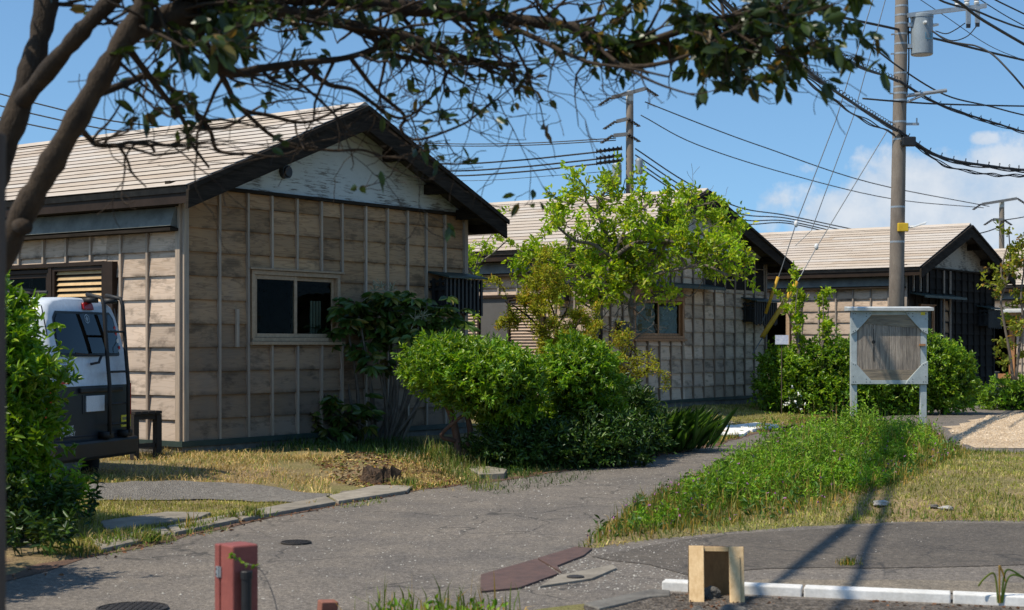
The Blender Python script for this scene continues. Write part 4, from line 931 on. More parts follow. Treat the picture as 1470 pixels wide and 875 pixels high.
m=MB(); m.box((hwn-.06,-.05,zB+.50),(hwn+.012,-.002,zB+.525)); m.build('catch','orange_wood',nb)
m=MB(); m.box((W2-.095,y0-.004,zT-.055),(W2-.04,y0-.0005,zT-.015)); m.build('tag_plate','sticker_yellow',nb)
m=MB(); m.tube([(-hwn+.255,-.004,zB+.55),(-hwn+.255,.0,zB+.55)],.025,8); m.tube([(-hwn+.258,-.003,zB+.3),(-hwn+.254,-.003,zB+.72)],.004,6); m.build('knot_hole','black_paint',nb)

# ------------------------------------------------------------------ utility poles
Yp=36.0; pb=P(1285,0,Yp); U=FPX/Yp
def zpx(py,Y=Yp): return CH+(HY-py)/FPX*Y
up=thing('utility_pole','tall concrete utility pole with grey transformer behind the notice board','utility pole',(pb.x,pb.y,.05))
ztop=11.6; lx=.16/9.0
def px_at(z): return lx*max(0,z-1)
m=MB(); m.tube([(px_at(z),0,z) for z in (-.3,3,6,9,ztop)],[.185,.172,.16,.148,.138],24); m.build('shaft','pole_concrete',up,smooth=True)
for py in (12,25,37,52,66,80,108,128,137,147,178,203,300,350):
    m=MB(); z=zpx(py); r=.168-.0035*z+.012; c=(px_at(z),0,z); m.lathe([(r-.01,-.022),(r+.004,-.022),(r+.004,.022),(r-.01,.022)],20,0,c)
    if py in (52,80,137,147,178): m.box((c[0]-r-.08,-.03,z-.012),(c[0]-r+.01,.03,z+.012)); m.tube([(c[0]-r-.06,-.05,z),(c[0]-r-.06,.06,z)],.013,6)
    m.build('clamp_band','galvanised',up)
m=MB(); zt_=zpx(82); x=(1323-1285)/U; r=.255
m.lathe([(r*.94,0),(r,.02),(r,.86),(r*1.05,.865),(r*1.05,.93),(r*.95,.95)],28,0,(x,-.02,zt_)); tr_=m.build('transformer','transformer_paint',up,smooth=True); tr_.data.set_sharp_from_angle(angle=R(35))
m=MB()
for z in (zt_+.2,zt_+.70): m.box((px_at(z)+.13,-.10,z-.045),(x-r+.02,-.06,z+.045)); m.box((px_at(z)+.13,.02,z-.045),(x-r+.02,.06,z+.045))
m.build('bracket','galvanised',tr_)
m=MB(); 
for dx,dy in ((.0,-.26),(.26,.0)): m.tube([(x+dx*.9,-.02+dy*.9,zt_+.70),(x+dx*1.5,-.02+dy*1.3,zt_+.72)],[.045,.03],8)
m.build('bushing','porcelain',tr_)
text_mesh('L3',.22,'transformer_number','lettering_blue',tr_,Matrix.Translation((x+.10,-.02-r-.004+.022,zt_+.40))@Matrix.Rotation(R(20),4,'Z')@RX,.002)
m=MB(); z0=zpx(27); z1=zpx(13); xa=(1300-1285)/U; xb=(1413-1285)/U
m.hexa([(xa,-.20,z0-.05),(xb,-.20,z1-.05),(xb,-.12,z1-.05),(xa,-.12,z0-.05),(xa,-.20,z0+.05),(xb,-.20,z1+.05),(xb,-.12,z1+.05),(xa,-.12,z0+.05)]); arm=m.build('crossarm','galvanised',up)
for px in (1371,1385,1399):
    f=(px-1300)/113; z=z0+(z1-z0)*f+.05; m=MB(); m.lathe([(.05,0),(.07,.05),(.045,.08),(.07,.12),(.04,.17),(.02,.2)],12,0,((px-1285)/U,-.16,z)); m.build('insulator','porcelain',arm)
for px in (1386,1399):
    f=(px-1300)/113; z=z0+(z1-z0)*f; m=MB(); m.box(((px-1285)/U-.06,-.27,z-.40),((px-1285)/U+.05,-.205,z-.05)); q=m.build('fuse_cutout','galvanised',arm,bevel=.01)
    m=MB(); m.box(((px-1285)/U-.05,-.27,z-.48),((px-1285)/U+.04,-.21,z-.401)); m.build('fuse_cap','black_plastic',q)
def arm2(py0,py1,px1,r=.03):
    m=MB(); m.tube([(px_at(zpx(py0))+.1,-.05,zpx(py0)),((px1-1285)/U,-.05,zpx(py1))],r,8); m.tube([(px_at(zpx(py0+10))+.1,-.05,zpx(py0+10)),((px1-1285)/U*.62,-.05,(zpx(py0)+zpx(py1))/2+.0)],r*.7,8); return m.build('bracket_arm','galvanised',up)
arm2(141,133,1358,.045)
m=MB(); m.box((px_at(4.2)-.05,-.24,zpx(336)),(px_at(4.2)+.20,-.16,zpx(325)+.02)); m.build('band_box','yellow_plastic',up,bevel=.015)
m=MB(); m.tube([(.22,-.2,zpx(331)),(.36,-.24,zpx(329))],.022,8); m.hexa([(.34,-.33,zpx(331)),(.62,-.36,zpx(326)),(.62,-.16,zpx(326)),(.34,-.18,zpx(331)),(.34,-.33,zpx(329)),(.66,-.36,zpx(322)),(.66,-.16,zpx(322)),(.34,-.18,zpx(329))]); m.build('lamp_head','porcelain',up,bevel=.012)
m=MB(); m.box((.10,-.30,6.05),(.42,-.18,6.28)); m.build('closure','black_plastic',up,bevel=.03)
m=MB(); z=zpx(181); m.box((.15,-.05,z-.03),(.55,-.01,z+.03)); m.tube([(.5,-.03,z),(.5,-.03,z+.14)],.02,6); m.build('terminal_arm','galvanised',up)
m=MB(); m.tube(catmull([(px_at(9)+.15,.02,9.6),(px_at(8)+.19,-.02,8),(.20,-.03,6.4),(.19,-.05,4.4),(.185,-.07,2.5),(.19,-.08,.0)],5),.018,6); m.build('riser_cable','cable_black',up)
def pole2(name,label,px,ytop,Y,r,h0,arms,mats='pole_concrete'):
    p=P(px,0,Y); t=thing(name,label,'utility pole',(p.x,p.y,.1)); zt=CH+(HY-ytop)/FPX*Y; u=FPX/Y
    m=MB(); m.tube([(0,0,-.3),(0,0,zt*.5),(0,0,zt-.2),(0,0,zt-.1)],[r*1.25,r*1.1,r,r*.85],14); m.build('shaft',mats,t,smooth=True)
    m=MB(); m.lathe([(r*1.02,-.35),(r*1.02,-.02),(r*.7,.06)],14,0,(0,0,zt-.1)); m.build('cap','zinc_cap',t)
    for (a,b,py,dz) in arms:
        z=CH+(HY-py)/FPX*Y; m=MB(); x0,x1=(a-px)/u,(b-px)/u
        m.hexa([(x0,-r-.09,z-.07),(x1,-r-.09,z-.07+dz),(x1,-r-.01,z-.07+dz),(x0,-r-.01,z-.07),(x0,-r-.09,z+.07),(x1,-r-.09,z+.07+dz),(x1,-r-.01,z+.07+dz),(x0,-r-.01,z+.07)]); ar=m.build('crossarm','arm_grey',t)
        for e,s in ((x0,-1),(x1,1)):
            zz=z+(dz if s>0 else 0); m=MB(); q=[(e+s*.0,-r-.05,zz-.02)]; 
            for k in range(5): m.lathe([(.02,0),(.10,.02),(.03,.09)],8,0,(e+s*(.06+.09*k),-r-.05,zz-.06-.06*k))
            m.build('insulator','black_plastic',ar)
    for py in (248,262): 
        z=CH+(HY-py)/FPX*Y
    return t
fp=pole2('utility_pole','distant utility pole rising behind the middle house roof',904,132,58,.14,0,[(877,926,145,.35),(884,900,179,.1),(880,900,199,.05)])
m=MB(); z=CH+(HY-258)/FPX*58; m.lathe([(.16,0),(.18,.04),(.18,.75),(.15,.8)],14,0,(-.5,-.2,z-.3)); m.build('small_transformer','transformer_paint',fp); m=MB(); m.lathe([(.12,0),(.14,.04),(.14,.5),(.1,.6)],14,0,(.34,-.2,z+.1)); m.build('small_transformer','transformer_paint',fp)
m=MB()
for i in range(9):
    a=random.uniform(-.5,.5); m.tube(catmull([(a*.4,-.2,7.2+random.uniform(-.6,.6)),(a,-.3,6.3),(a*.3,-.2,5.4+random.uniform(-.4,.4))],5),.018,5)
m.build('jumper_cables','cable_black',fp)
for py0,py1 in ((217,212),(227,222),(234,229)):
    m=MB(); a=Vector(P(856,py0,58))-Vector(fp.location); b=Vector(P(893,py1,57.9))-Vector(fp.location)
    q=[a.lerp(b,i/18) for i in range(19)]; m.tube(q,[.04 if i%3 else .105 for i in range(19)],7); m.build('insulator_string','black_plastic',fp)
pole2('utility_pole','thin distant utility pole right of the black house roof',1438,288,80,.13,0,[(1408,1458,296,.3),(1424,1438,318,.0)])

# ------------------------------------------------------------------ overhead wires
WG='overhead wires and cable bundles'
def wire(label,pts,r=.011,mat='cable_black',name='overhead_wire',n=7):
    pts=[P(*p) if len(p)==3 else Vector(p[:3]) for p in pts]; o=pts[0].copy()
    m=MB(); m.tube([q-o for q in catmull(pts,n)],r,6); return tag(m.build(name,mat,loc=o,smooth=True),label,'wire',WG)
def W3(x,y,z): return (x,y,z,1)
def bundle(label,ctrl,r,seed,lash=True,second=True):
    pts=catmull([Vector(c) for c in ctrl],24); o=pts[0].copy(); rs=random.Random(seed)
    t=thing('cable_bundle',label,'cable bundle',tuple(o),0,WG); q=[p-o for p in pts]
    m=MB(); m.tube(q,r,8)
    ph=[rs.uniform(0,6) for _ in range(4)]
    for k in range(3):
        m.tube([p+Vector((math.sin(i*.21+ph[k])*r*1.3,0,-r*.8+math.cos(i*.17+ph[k]*2)*r*1.3)) for i,p in enumerate(q)],r*.55,5)
    m.build('main_cable','cable_grey',t,smooth=True)
    if second:
        m=MB()
        for k in range(3): m.tube([p+Vector((.03*math.sin(i*.3+ph[k]),0,-.15*min(1,i/26.0)*(1-.25*math.sin(i*.11))-.02*k+.018*math.sin(i*.55+k))) for i,p in enumerate(q)],.013,5)
        m.build('lower_cable','cable_black',t,smooth=True)
    if lash:
        m=MB(); hp=[]; L=0
        for i in range(len(q)-1):
            a,b=q[i],q[i+1]; s=max(2,int((b-a).length/.05))
            for j in range(s):
                p=a.lerp(b,j/s); w_=L*2*math.pi/.36; L+=(b-a).length/s; hp.append(p+Vector((math.cos(w_)*r*1.9,0,.035+math.sin(w_)*r*2.1)))
        m.tube(hp,.008,4,cap=False); m.build('lashing_coil','cable_black',t)
    return t
zA=zpx(187)
bundle('thick lashed cable bundle running low left of the near pole',[(-3.3,4.6,6.75),(.42,14.0,6.2),(3.33,21.9,6.10),(4.38,24.5,6.13),(6.4,29.5,6.24),(8.95,35.75,zA)],.028,1)
bundle('upper lashed cable bundle meeting the near pole above the lower bundle',[(-2.9,5.0,7.6),(-.85,11.2,7.2),(1.9,19.0,7.0),(4.67,26,7.02),(6.8,30.9,7.2),(9.0,35.75,zpx(118))],.026,2,second=False)
bundle('lashed cable bundle leaving the near pole towards the right edge',[(8.95,35.7,zA),(10.1,36.3,5.95),(11.6,37,5.78),(13.2,38,5.80),(17,40,6.1)],.032,3)
bundle('upper lashed bundle leaving the near pole towards the right edge',[(9.0,35.7,zpx(118)),(10.2,36.5,7.2),(11.9,37.6,6.9),(13.4,38.6,6.75),(18,41,6.6)],.024,4,second=False)
wire('thick black wire passing just below the transformer',[(1080,-12,24),(1135,5,28),(1220,27,33),(1285,41,35.7),(1350,57,38),(1470,86,42),(1600,112,48)],.03)
wire('black wire crossing the near pole from top left to lower right',[(1140,-25,25),(1170,0,27),(1230,48,31.5),(1292,97,35.6),(1357,136,38),(1420,152,40),(1480,167,42),(1600,190,46)],.02)
wire('level black wire at the bracket arm of the near pole',[(1238,141,35.7),(1285,145,35.7),(1350,149,37),(1470,152,40),(1620,154,45)],.022)
wire('bundled black wire entering at the top right corner',[(1345,-10,30),(1375,2,31),(1404,24,32),(1437,44,33.5),(1475,66,35),(1560,115,38)],.032)
wire('thinner black wire above the fuse cutouts',[(1330,-25,30),(1350,0,31),(1400,15,33),(1432,28,34),(1475,42,36),(1560,60,40)],.022)
wire('drooping black lead running right of the transformer',[(1338,44,35.6),(1360,58,35.4),(1385,63,35.2),(1402,66,35),(1425,78,34.6),(1450,103,34.2),(1475,132,34),(1520,185,33)],.022)
wire('black lead looping from transformer to first fuse cutout',[(1343,44,35.7),(1358,48,35.6),(1372,42,35.6),(1385,33,35.7)],.014,n=5)
wire('black lead looping from transformer to second fuse cutout',[(1343,48,35.7),(1366,58,35.6),(1388,52,35.6),(1402,37,35.7)],.014,n=5)
wire('topmost thin wire in the right corner',[(1395,-20,30),(1430,0,31),(1475,22,32.5),(1540,55,35)],.016)
wire('thin grey wire crossing behind the crossarm',[(1315,-5,40),(1360,25,41),(1420,65,43),(1475,88,45),(1560,120,48)],.010,'cable_grey')
wire('thin dark wire to the right of the fuse cutouts',[(1396,-8,38),(1440,20,39),(1480,42,40),(1560,85,42)],.013)
def guy(label,pts,ball,mat='guy_steel',guard=None,r=.011):
    q=[P(*p) for p in pts]; o=q[-1].copy(); t=thing('guy_wire',label,'guy wire',tuple(o),0,'guy wires on the right')
    m=MB(); m.tube([p-o for p in q],r,5); m.build('steel_wire',mat,t)
    if ball:
        b=P(*ball)-o; m=MB(); m.lathe([(.01,-.075),(.045,-.04),(.045,.04),(.01,.075)],12,0,tuple(b)); m.build('ball_insulator','porcelain',t,smooth=True)
    if guard:
        a,b=P(*guard[0])-o,P(*guard[1])-o; m=MB(); m.tube([a,b],guard[2],10); m.build('yellow_guard','yellow_guard',t,smooth=True)
    return t
guy('long thin guy wire left of the near pole ending at thin orange guard',[(1262,-30,33),(1200,172,33),(1143,320,33),(1122,385,33),(1098,452,33),(1094,463,33)],(1143,321,33),guard=((1117,397,33),(1099,450,33),.035))
guy('second thin blue grey guy wire beside the near pole',[(1279,-30,33),(1225,167,33),(1165,330,33),(1142,352,33)],None,r=.010)
guy('short guy wire with thick yellow guard pipe before the middle house',[(1275,185,35.6),(1172,355,34),(1147,400,33.6),(1096,482,33),(1080,508,32.7)],(1172,354,34),guard=((1144,405,33.6),(1094,484,33),.055))
far='thin wire from the distant pole crossing behind the near pole'
wire('upper thin wire from the distant pole falling to the right behind the near pole',[(926,146,57.9),(1020,183,60),(1100,212,63),(1250,262,68),(1420,296,79.8)],.022,'cable_grey')
wire('second thin wire from the distant pole falling to the right behind the near pole',[(920,165,57.9),(1000,207,60),(1130,249,64),(1280,285,70),(1412,298,79.8)],.020,'cable_grey')
for i,(a,b) in enumerate(((213,327),(222,331),(230,335),(236,338))):
    wire(('first','second','third','lowest')[i]+' of four wires sloping from the distant pole down to the black house roof',[(912,a,57.9),(985,a+48,60),(1060,a+84,63),(1130,b-18,66),(1225-i*3,b+2,70)],.026,'cable_grey')
for i,(a,b) in enumerate(((206,198),(209,201))):
    wire(('upper','lower')[i]+' of the close wire pair between nearest roof and distant pole',[(400,a-20,70),(520,a-6,66),(640,a,63),(760,a-1,60),(884,b,57.9)],.022,'cable_grey')
for i,(a,b) in enumerate(((235,214),(245,224),(252,231))):
    wire(('top','middle','bottom')[i]+' of three dark wires reaching the distant pole from the left',[(520,a-8,68),(640,a,64),(740,a-5,61),(820,a-13,59),(893,b,57.9)],.034,'cable_black')
wire('faint lowest wire from the left to the distant pole',[(560,256,66),(680,259,62),(790,252,60),(893,244,57.9)],.012,'cable_grey')
for i in range(3):
    wire(('top','middle','bottom')[i]+' of three wires above the nearest roof behind the branches',[(-60,118+i*18,60),(60,150+i*16,60),(180,176+i*13,60),(330,185+i*11,60),(430,175+i*10,60)],.03,'cable_grey')
wire('short wire reaching the thin distant pole from the right edge',[(1438,316,79.9),(1465,312,80),(1500,304,80),(1560,285,80)],.03)
wire('sagging wire from black house roof to the thin distant pole',[(1405,335,78),(1420,331,79),(1436,325,79.9)],.03)
# ------------------------------------------------------------------ plants
def grow(mb,p,d,L,r,depth,tips,rs,up=.15,spread=.8,nch=(2,3),seg=4,jit=.22,shrink=.68,k=5,minr=.004,bias=None,leafall=False):
    pts=[p.copy()]; d=d.normalized(); rr=[r]
    for i in range(seg):
        d=(d+Vector((rs.gauss(0,jit),rs.gauss(0,jit),rs.gauss(0,jit)+up*.3))+(bias*.1 if bias else Vector((0,0,0)))).normalized()
        pts.append(pts[-1]+d*(L/seg)); rr.append(max(minr,r*(1-.42*(i+1)/seg)))
    mb.tube(pts,rr,k,cap=False)
    if depth<=1 or leafall:
        for i in range(1,len(pts)): tips.append((pts[i],(pts[i]-pts[i-1]).normalized(),depth))
    if depth==0: return
    for c in range(rs.randint(*nch)):
        i=rs.randint(max(1,seg-2),seg) if c else seg
        ax=Vector((rs.gauss(0,1),rs.gauss(0,1),rs.gauss(0,1)))
        nd=(d+ax.normalized()*spread*rs.uniform(.5,1)+Vector((0,0,up))).normalized()
        grow(mb,pts[i],nd,L*shrink*rs.uniform(.75,1.15),rr[i]*.72,depth-1,tips,rs,up,spread,nch,seg,jit,shrink,k,minr,bias,leafall)
def tipleaves(tips,per,L,W,mat,parent,name='crown',droop=.15,out=.9,upb=.2,jit=.03,wide=.45,Lvar=.3,fold=.25):
    P_=np.repeat(np.array([t[0][:] for t in tips]),per,0); D=np.repeat(np.array([t[1][:] for t in tips]),per,0); n=len(P_)
    d=D*.5+RS.normal(size=(n,3))*out+np.array([0,0,upb]); pos=P_+RS.normal(0,jit,(n,3))
    V,F=leaves(pos,d,L*RS.uniform(1-Lvar,1+Lvar,n),W*RS.uniform(.8,1.2,n),droop,fold,wide)
    return arrmesh(name,V,F,mat,parent)
def loc(parent,p): return p-parent.location
# --- shrubs: leafy sprigs over lumpy blobs, stems and shade-coloured leaves inside
def shrub(name,label,cat,c,blobs,dens,L,W,mat,inner='leaf_hedge_shade',stems=6,bark='bark_brown',group=None,per=9,seed=0,shell=(.72,1.05),upb=.45,innern=.6,stemr=.02,holes=.33):
    rs=np.random.RandomState(seed); t=thing(name,label,cat,(c[0],c[1],H(c[0],c[1])),0,group)
    A=[]; Dn=[]; I=[]
    for (x,y,z,a,b,h) in blobs:
        n=int(dens*(a*b+b*h+a*h)/3*12.6); u=unit(rs.normal(size=(n,3))); ph=rs.uniform(0,9,3)
        lump=1+.13*np.sin(u[:,0]*5+ph[0])*np.sin(u[:,1]*5+ph[1])+.10*np.sin(u[:,2]*9+ph[2]+u[:,0]*6)
        gap=np.sin(u[:,0]*11+ph[1])*np.sin(u[:,1]*10+ph[2])*np.sin(u[:,2]*12+ph[0])
        keep=gap<holes+rs.uniform(0,.5,n)
        s=rs.uniform(shell[0],shell[1],n)*lump*np.where(rs.uniform(size=n)>.9,rs.uniform(1.05,1.28,n),1.0); q=np.array([x,y,z])+u*np.array([a,b,h])*s[:,None]
        keep&=q[:,2]>.03; A.append(q[keep]); Dn.append(unit(u*np.array([1/a,1/b,1/h]))[keep])
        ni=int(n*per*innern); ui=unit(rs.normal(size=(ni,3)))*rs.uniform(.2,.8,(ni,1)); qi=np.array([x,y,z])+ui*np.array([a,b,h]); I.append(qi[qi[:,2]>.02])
    A=np.concatenate(A); Dn=np.concatenate(Dn); I=np.concatenate(I)
    P_=np.repeat(A,per,0); D=np.repeat(Dn,per,0); n=len(P_)
    ax=unit(np.repeat(unit(Dn*.7+np.array([0,0,upb])+rs.normal(0,.35,A.shape)),per,0))
    al=rs.uniform(0,1,n)[:,None]*L*1.6
    d=ax*.55+rs.normal(size=(n,3))*.62
    V,F=leaves(P_+ax*al,d,L*rs.uniform(.65,1.25,n),W*rs.uniform(.8,1.2,n),.12,.25)
    arrmesh('leaves',V,F,mat,t)
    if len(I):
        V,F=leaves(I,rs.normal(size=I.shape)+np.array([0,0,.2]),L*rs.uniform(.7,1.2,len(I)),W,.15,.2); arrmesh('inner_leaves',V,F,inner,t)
    m=MB(); r2=random.Random(seed)
    bx=[b for b in blobs]
    for i in range(stems):
        b=bx[i%len(bx)]; e=Vector((b[0]+r2.uniform(-.6,.6)*b[3],b[1]+r2.uniform(-.6,.6)*b[4],b[2]+r2.uniform(-.1,.6)*b[5])); s0=Vector((b[0]*.6+r2.uniform(-.12,.12),b[1]*.6+r2.uniform(-.1,.1),-.05))
        mid=s0.lerp(e,.5)+Vector((r2.uniform(-.12,.12),r2.uniform(-.1,.1),.05)); m.tube(catmull([s0,mid,e],5),[stemr*(1-.07*k) for k in range(11)],6)
    if stems: m.build('stems',bark,t,smooth=True)
    return t
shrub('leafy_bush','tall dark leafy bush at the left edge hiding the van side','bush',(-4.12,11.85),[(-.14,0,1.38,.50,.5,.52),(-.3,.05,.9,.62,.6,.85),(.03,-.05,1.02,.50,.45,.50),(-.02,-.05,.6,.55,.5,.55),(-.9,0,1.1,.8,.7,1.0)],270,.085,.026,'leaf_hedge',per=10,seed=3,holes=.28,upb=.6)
shrub('leafy_bush','low leafy bush outside the left edge shading the road','bush',(-4.35,9.1),[(.15,0,1.15,.7,.7,.75),(-.3,.1,.6,.9,.8,.7)],170,.08,.028,'leaf_hedge_shade',per=9,seed=4)
def on(px,py): return G(px,py,.05)
shrub('low_bush','dark tangle of low foliage at the foot of the left edge bush','bush',(-3.9,11.3),[(-.1,0,.20,.42,.35,.28),(-.5,.1,.3,.6,.5,.4),(.12,.35,.15,.3,.3,.2)],230,.07,.024,'leaf_hedge_shade',per=9,seed=48,stems=0)
c=(-.50,18.35)
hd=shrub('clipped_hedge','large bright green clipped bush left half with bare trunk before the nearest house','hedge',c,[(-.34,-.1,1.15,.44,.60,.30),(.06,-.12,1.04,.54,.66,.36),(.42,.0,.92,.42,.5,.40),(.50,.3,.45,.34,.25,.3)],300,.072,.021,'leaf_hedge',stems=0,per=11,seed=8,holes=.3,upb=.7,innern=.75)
m=MB()
for pts,r in (([(-.12,.0,-.05),(-.16,.02,.3),(-.24,.0,.62),(-.42,.05,.95),(-.6,.05,1.3)],.055),([(-.12,0,-.05),(-.0,.03,.35),(-.05,.06,.75),(.2,.05,1.15)],.045),([(-.18,.0,.28),(-.34,-.06,.36),(-.05,-.1,.62),(.3,-.05,.9)],.03),([(.4,.02,-.05),(.45,0,.4),(.5,.05,.9)],.035)):
    q=catmull(pts,6); m.tube(q,[r*(1-.55*i/len(q)) for i in range(len(q))],9)
m.build('trunk','bark_red',hd,smooth=True)
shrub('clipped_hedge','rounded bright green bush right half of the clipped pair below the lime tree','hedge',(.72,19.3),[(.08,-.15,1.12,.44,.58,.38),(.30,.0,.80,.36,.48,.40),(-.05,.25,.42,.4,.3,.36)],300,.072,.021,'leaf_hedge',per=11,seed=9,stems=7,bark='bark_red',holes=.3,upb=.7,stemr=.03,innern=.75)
shrub('low_bush','low dark ground bush in shade beneath the clipped hedges','bush',(.05,18.2),[(-.1,.0,.15,.5,.35,.24),(.45,.2,.2,.55,.35,.28),(1.05,.55,.24,.55,.4,.34)],200,.075,.024,'leaf_hedge_shade',per=9,seed=10,stems=0)  # dark leaf colour carries the shade under the hedges
shrub('low_bush','shaggy green bush between the clipped hedge and the spiky plant','bush',(1.35,20.6),[(-.45,-.1,.35,.5,.45,.48),(.1,.0,.4,.5,.5,.46),(.0,-.4,.2,.7,.4,.3)],240,.10,.022,'leaf_hedge_shade',per=9,seed=12,stems=0,upb=.9)
shrub('boxy_hedge','dense green hedge left of the notice board under the yellow guard pipe','hedge',(6.15,32.2),[(-.42,.1,.82,.46,.55,.58),(.45,.0,.90,.7,.55,.60),(1.2,.1,.82,.65,.55,.62),(.2,-.1,.45,1.2,.6,.45)],170,.085,.03,'leaf_hedge',per=9,seed=14,holes=.3)
shrub('boxy_hedge','rounded green hedge right of the notice board before the black house','hedge',(8.85,32.5),[(.05,0,1.0,.62,.6,.68),(.45,.05,.75,.55,.55,.62),(-.5,0,.7,.6,.6,.65),(-1.6,.2,.55,.8,.6,.55)],180,.085,.03,'leaf_hedge',per=9,seed=15,holes=.3)
shrub('white_flower_bush','small white flowering bush at the hedge foot','bush',(5.78,31.35),[(0,0,.30,.18,.16,.22)],24,.06,.03,'white_flower','leaf_hedge_shade',per=4,seed=16,stems=0,innern=8)
# broad leaved plant against the nearest gable
t=thing('broadleaf_plant','dark broad leaved plant with pale seed heads against the nearest gable wall','shrub',(-1.72,20.3,H(-1.72,20.3)))
m=MB(); tips=[]; rs_=random.Random(5)
for e in ((-.28,0,1.35),(.05,.05,1.75),(.35,.0,1.62),(.62,-.05,1.4),(.2,-.2,1.3),(-.05,-.25,1.1),(-.45,-.15,1.55),(.5,-.25,1.55),(.1,-.1,1.9),(.75,.05,1.65),(-.1,0,1.6),(-.5,-.1,1.75),(.3,-.1,1.8),(.85,-.1,1.45),(-.3,-.25,1.75),(.6,0,1.85),(-.62,0,1.4),(.2,.1,1.45)):
    e=Vector(e); s0=Vector((e.x*.25-.05+rs_.uniform(-.15,.15),e.y*.3,-.05)); q=catmull([s0,s0.lerp(e,.55)+Vector((.07,0,-.12)),e],6); m.tube(q,[.026-.0012*i for i in range(len(q))],7); tips.append(e)
for e in ((-.62,-.2,.35),(-.45,-.3,.5),(-.75,-.25,.22),(-.3,-.35,.28),(-.85,-.1,.5)):
    e=Vector(e); q=catmull([(e.x*.8,e.y*.7,-.05),e*.6,e],4); m.tube(q,.012,6); tips.append(e)
m.build('stems','bark_grey',t,smooth=True)
Pp=[];Dd=[]; 
for e in tips:
    for k in range(11):
        a=rs_.uniform(0,6.28); el=rs_.uniform(-.5,.65); d=Vector((math.cos(a)*math.cos(el),math.sin(a)*math.cos(el),math.sin(el))); c_=e+d*rs_.uniform(.16,.34)
        sx=d.cross(Vector((0,0,1))).normalized(); fw=(d*.8+Vector((0,0,-.45))).normalized()
        for j in range(7):
            w_=(j-3)*.48; Pp.append(c_[:]); Dd.append((fw*math.cos(w_)+sx*math.sin(w_))[:])
n=len(Pp); V,F=leaves(np.array(Pp),np.array(Dd),.20*RS.uniform(.75,1.15,n),.062,.22,.12,.5); arrmesh('leaves',V,F,'leaf_broad',t)
for e in ((.0,-.05,2.05),(.12,0,2.0),(-.1,0,2.0),(.45,-.25,1.62),(.55,-.28,1.66),(.62,-.2,1.58)):
    m=MB()
    for k in range(14):
        d=Vector((rs_.gauss(0,1),rs_.gauss(0,1),rs_.gauss(.6,.8))).normalized(); a=Vector(e); m.tube([a,a+d*rs_.uniform(.06,.15)],[.005,.004],4)
    m.build('seed_head','straw_flower',t)
# spiky plant at the road
t=thing('spiky_plant','dark clump of sword shaped leaves at the lawn edge by the road','plant',(2.05,21.3,H(2.05,21.3)))
n=1300; a=RS.uniform(0,6.28,n); rr=np.abs(RS.normal(0,.22,n)); pos=np.stack([np.cos(a)*rr*1.3,np.sin(a)*rr,np.zeros(n)],1)
d=np.stack([np.cos(a)*.55,np.sin(a)*.55,RS.uniform(.8,1.8,n)],1)
V,F=leaves(pos,d,RS.uniform(.3,.72,n),.024,.34,.15,.42); arrmesh('leaves',V,F,'leaf_blade',t)
# --- lime green tree in front of the middle house
bx=P(872,0,26.2); t=thing('leafy_tree','bright lime green tree with twisting grey limbs before the middle house','tree',(bx.x,bx.y,H(bx.x,bx.y)))
def q26(px,py,dy=0): return P(px,py,26.2+dy)-Vector((bx.x,bx.y,H(bx.x,bx.y)))
m=MB(); rs_=random.Random(21); tips=[]
limbs=[([(858,600),(852,530),(855,480),(862,440),(868,400),(880,370)],.075,0,(870,385)),
 ([(868,600),(890,540),(904,490),(908,462),(905,440),(912,410),(925,385),(935,360)],.062,.1,None),
 ([(868,402),(845,395),(815,380),(790,370),(765,375)],.04,-.2,None),([(880,370),(872,340),(860,310),(858,285),(862,285)],.04,.3,None),
 ([(880,370),(910,350),(945,345),(985,352),(1025,372),(1050,385)],.045,-.2,None),([(912,410),(945,392),(980,385),(1010,380),(1045,395)],.04,-.5,None),
 ([(925,385),(950,360),(965,330),(985,305),(1000,300)],.035,.3,None),([(880,370),(895,335),(915,305),(940,285)],.035,-.1,None),
 ([(862,440),(838,425),(815,410),(790,400)],.03,-.3,None),([(905,440),(930,430),(960,418),(990,425)],.03,.4,None),([(880,370),(850,350),(825,345),(800,325),(790,318)],.035,.2,None),
 ([(912,410),(890,390),(865,395),(840,365)],.025,.5,None),([(935,350),(970,345),(1005,335),(1035,355)],.03,.5,None)]
lv=random.Random(22)
for pts,r,dy,_ in limbs:
    nn=len(pts); q=catmull([q26(x,y,dy*i/nn*2) for i,(x,y) in enumerate(pts)],5); m.tube(q,[r*(1-.6*i/len(q)) for i in range(len(q))],8)
    st0=10 if r>.06 else 3
    for i in range(st0,len(q),2):
        for c_ in range(2 if i>len(q)*.45 else 1):
            ax=Vector((lv.gauss(0,1),lv.gauss(0,1.0),lv.gauss(.35,.8))).normalized()
            grow(m,q[i],ax,lv.uniform(.26,.50),.013,2,tips,lv,up=.03,spread=1.0,nch=(2,3),seg=3,jit=.25,shrink=.66,k=4,minr=.003)
m.build('trunk','bark_grey',t,smooth=True)
def _px(v):
    w_=v+t.location; return CX+w_.x/w_.y*FPX, HY-(w_.z-CH)/w_.y*FPX
def _keep(v):
    x,y=_px(v); low=438 if x<880 else (432 if x<960 else 446)
    return y<low and x<1092 and y>236 and (y>258 or x<930) and y>270-(1000-x)*.35 if x>930 else y<low
tips=[x for x in tips if lv.random()<.66 and _keep(x[0])]
tipleaves(tips,4,.092,.042,'leaf_lime',t,droop=.18,out=.8,upb=.25,jit=.03)
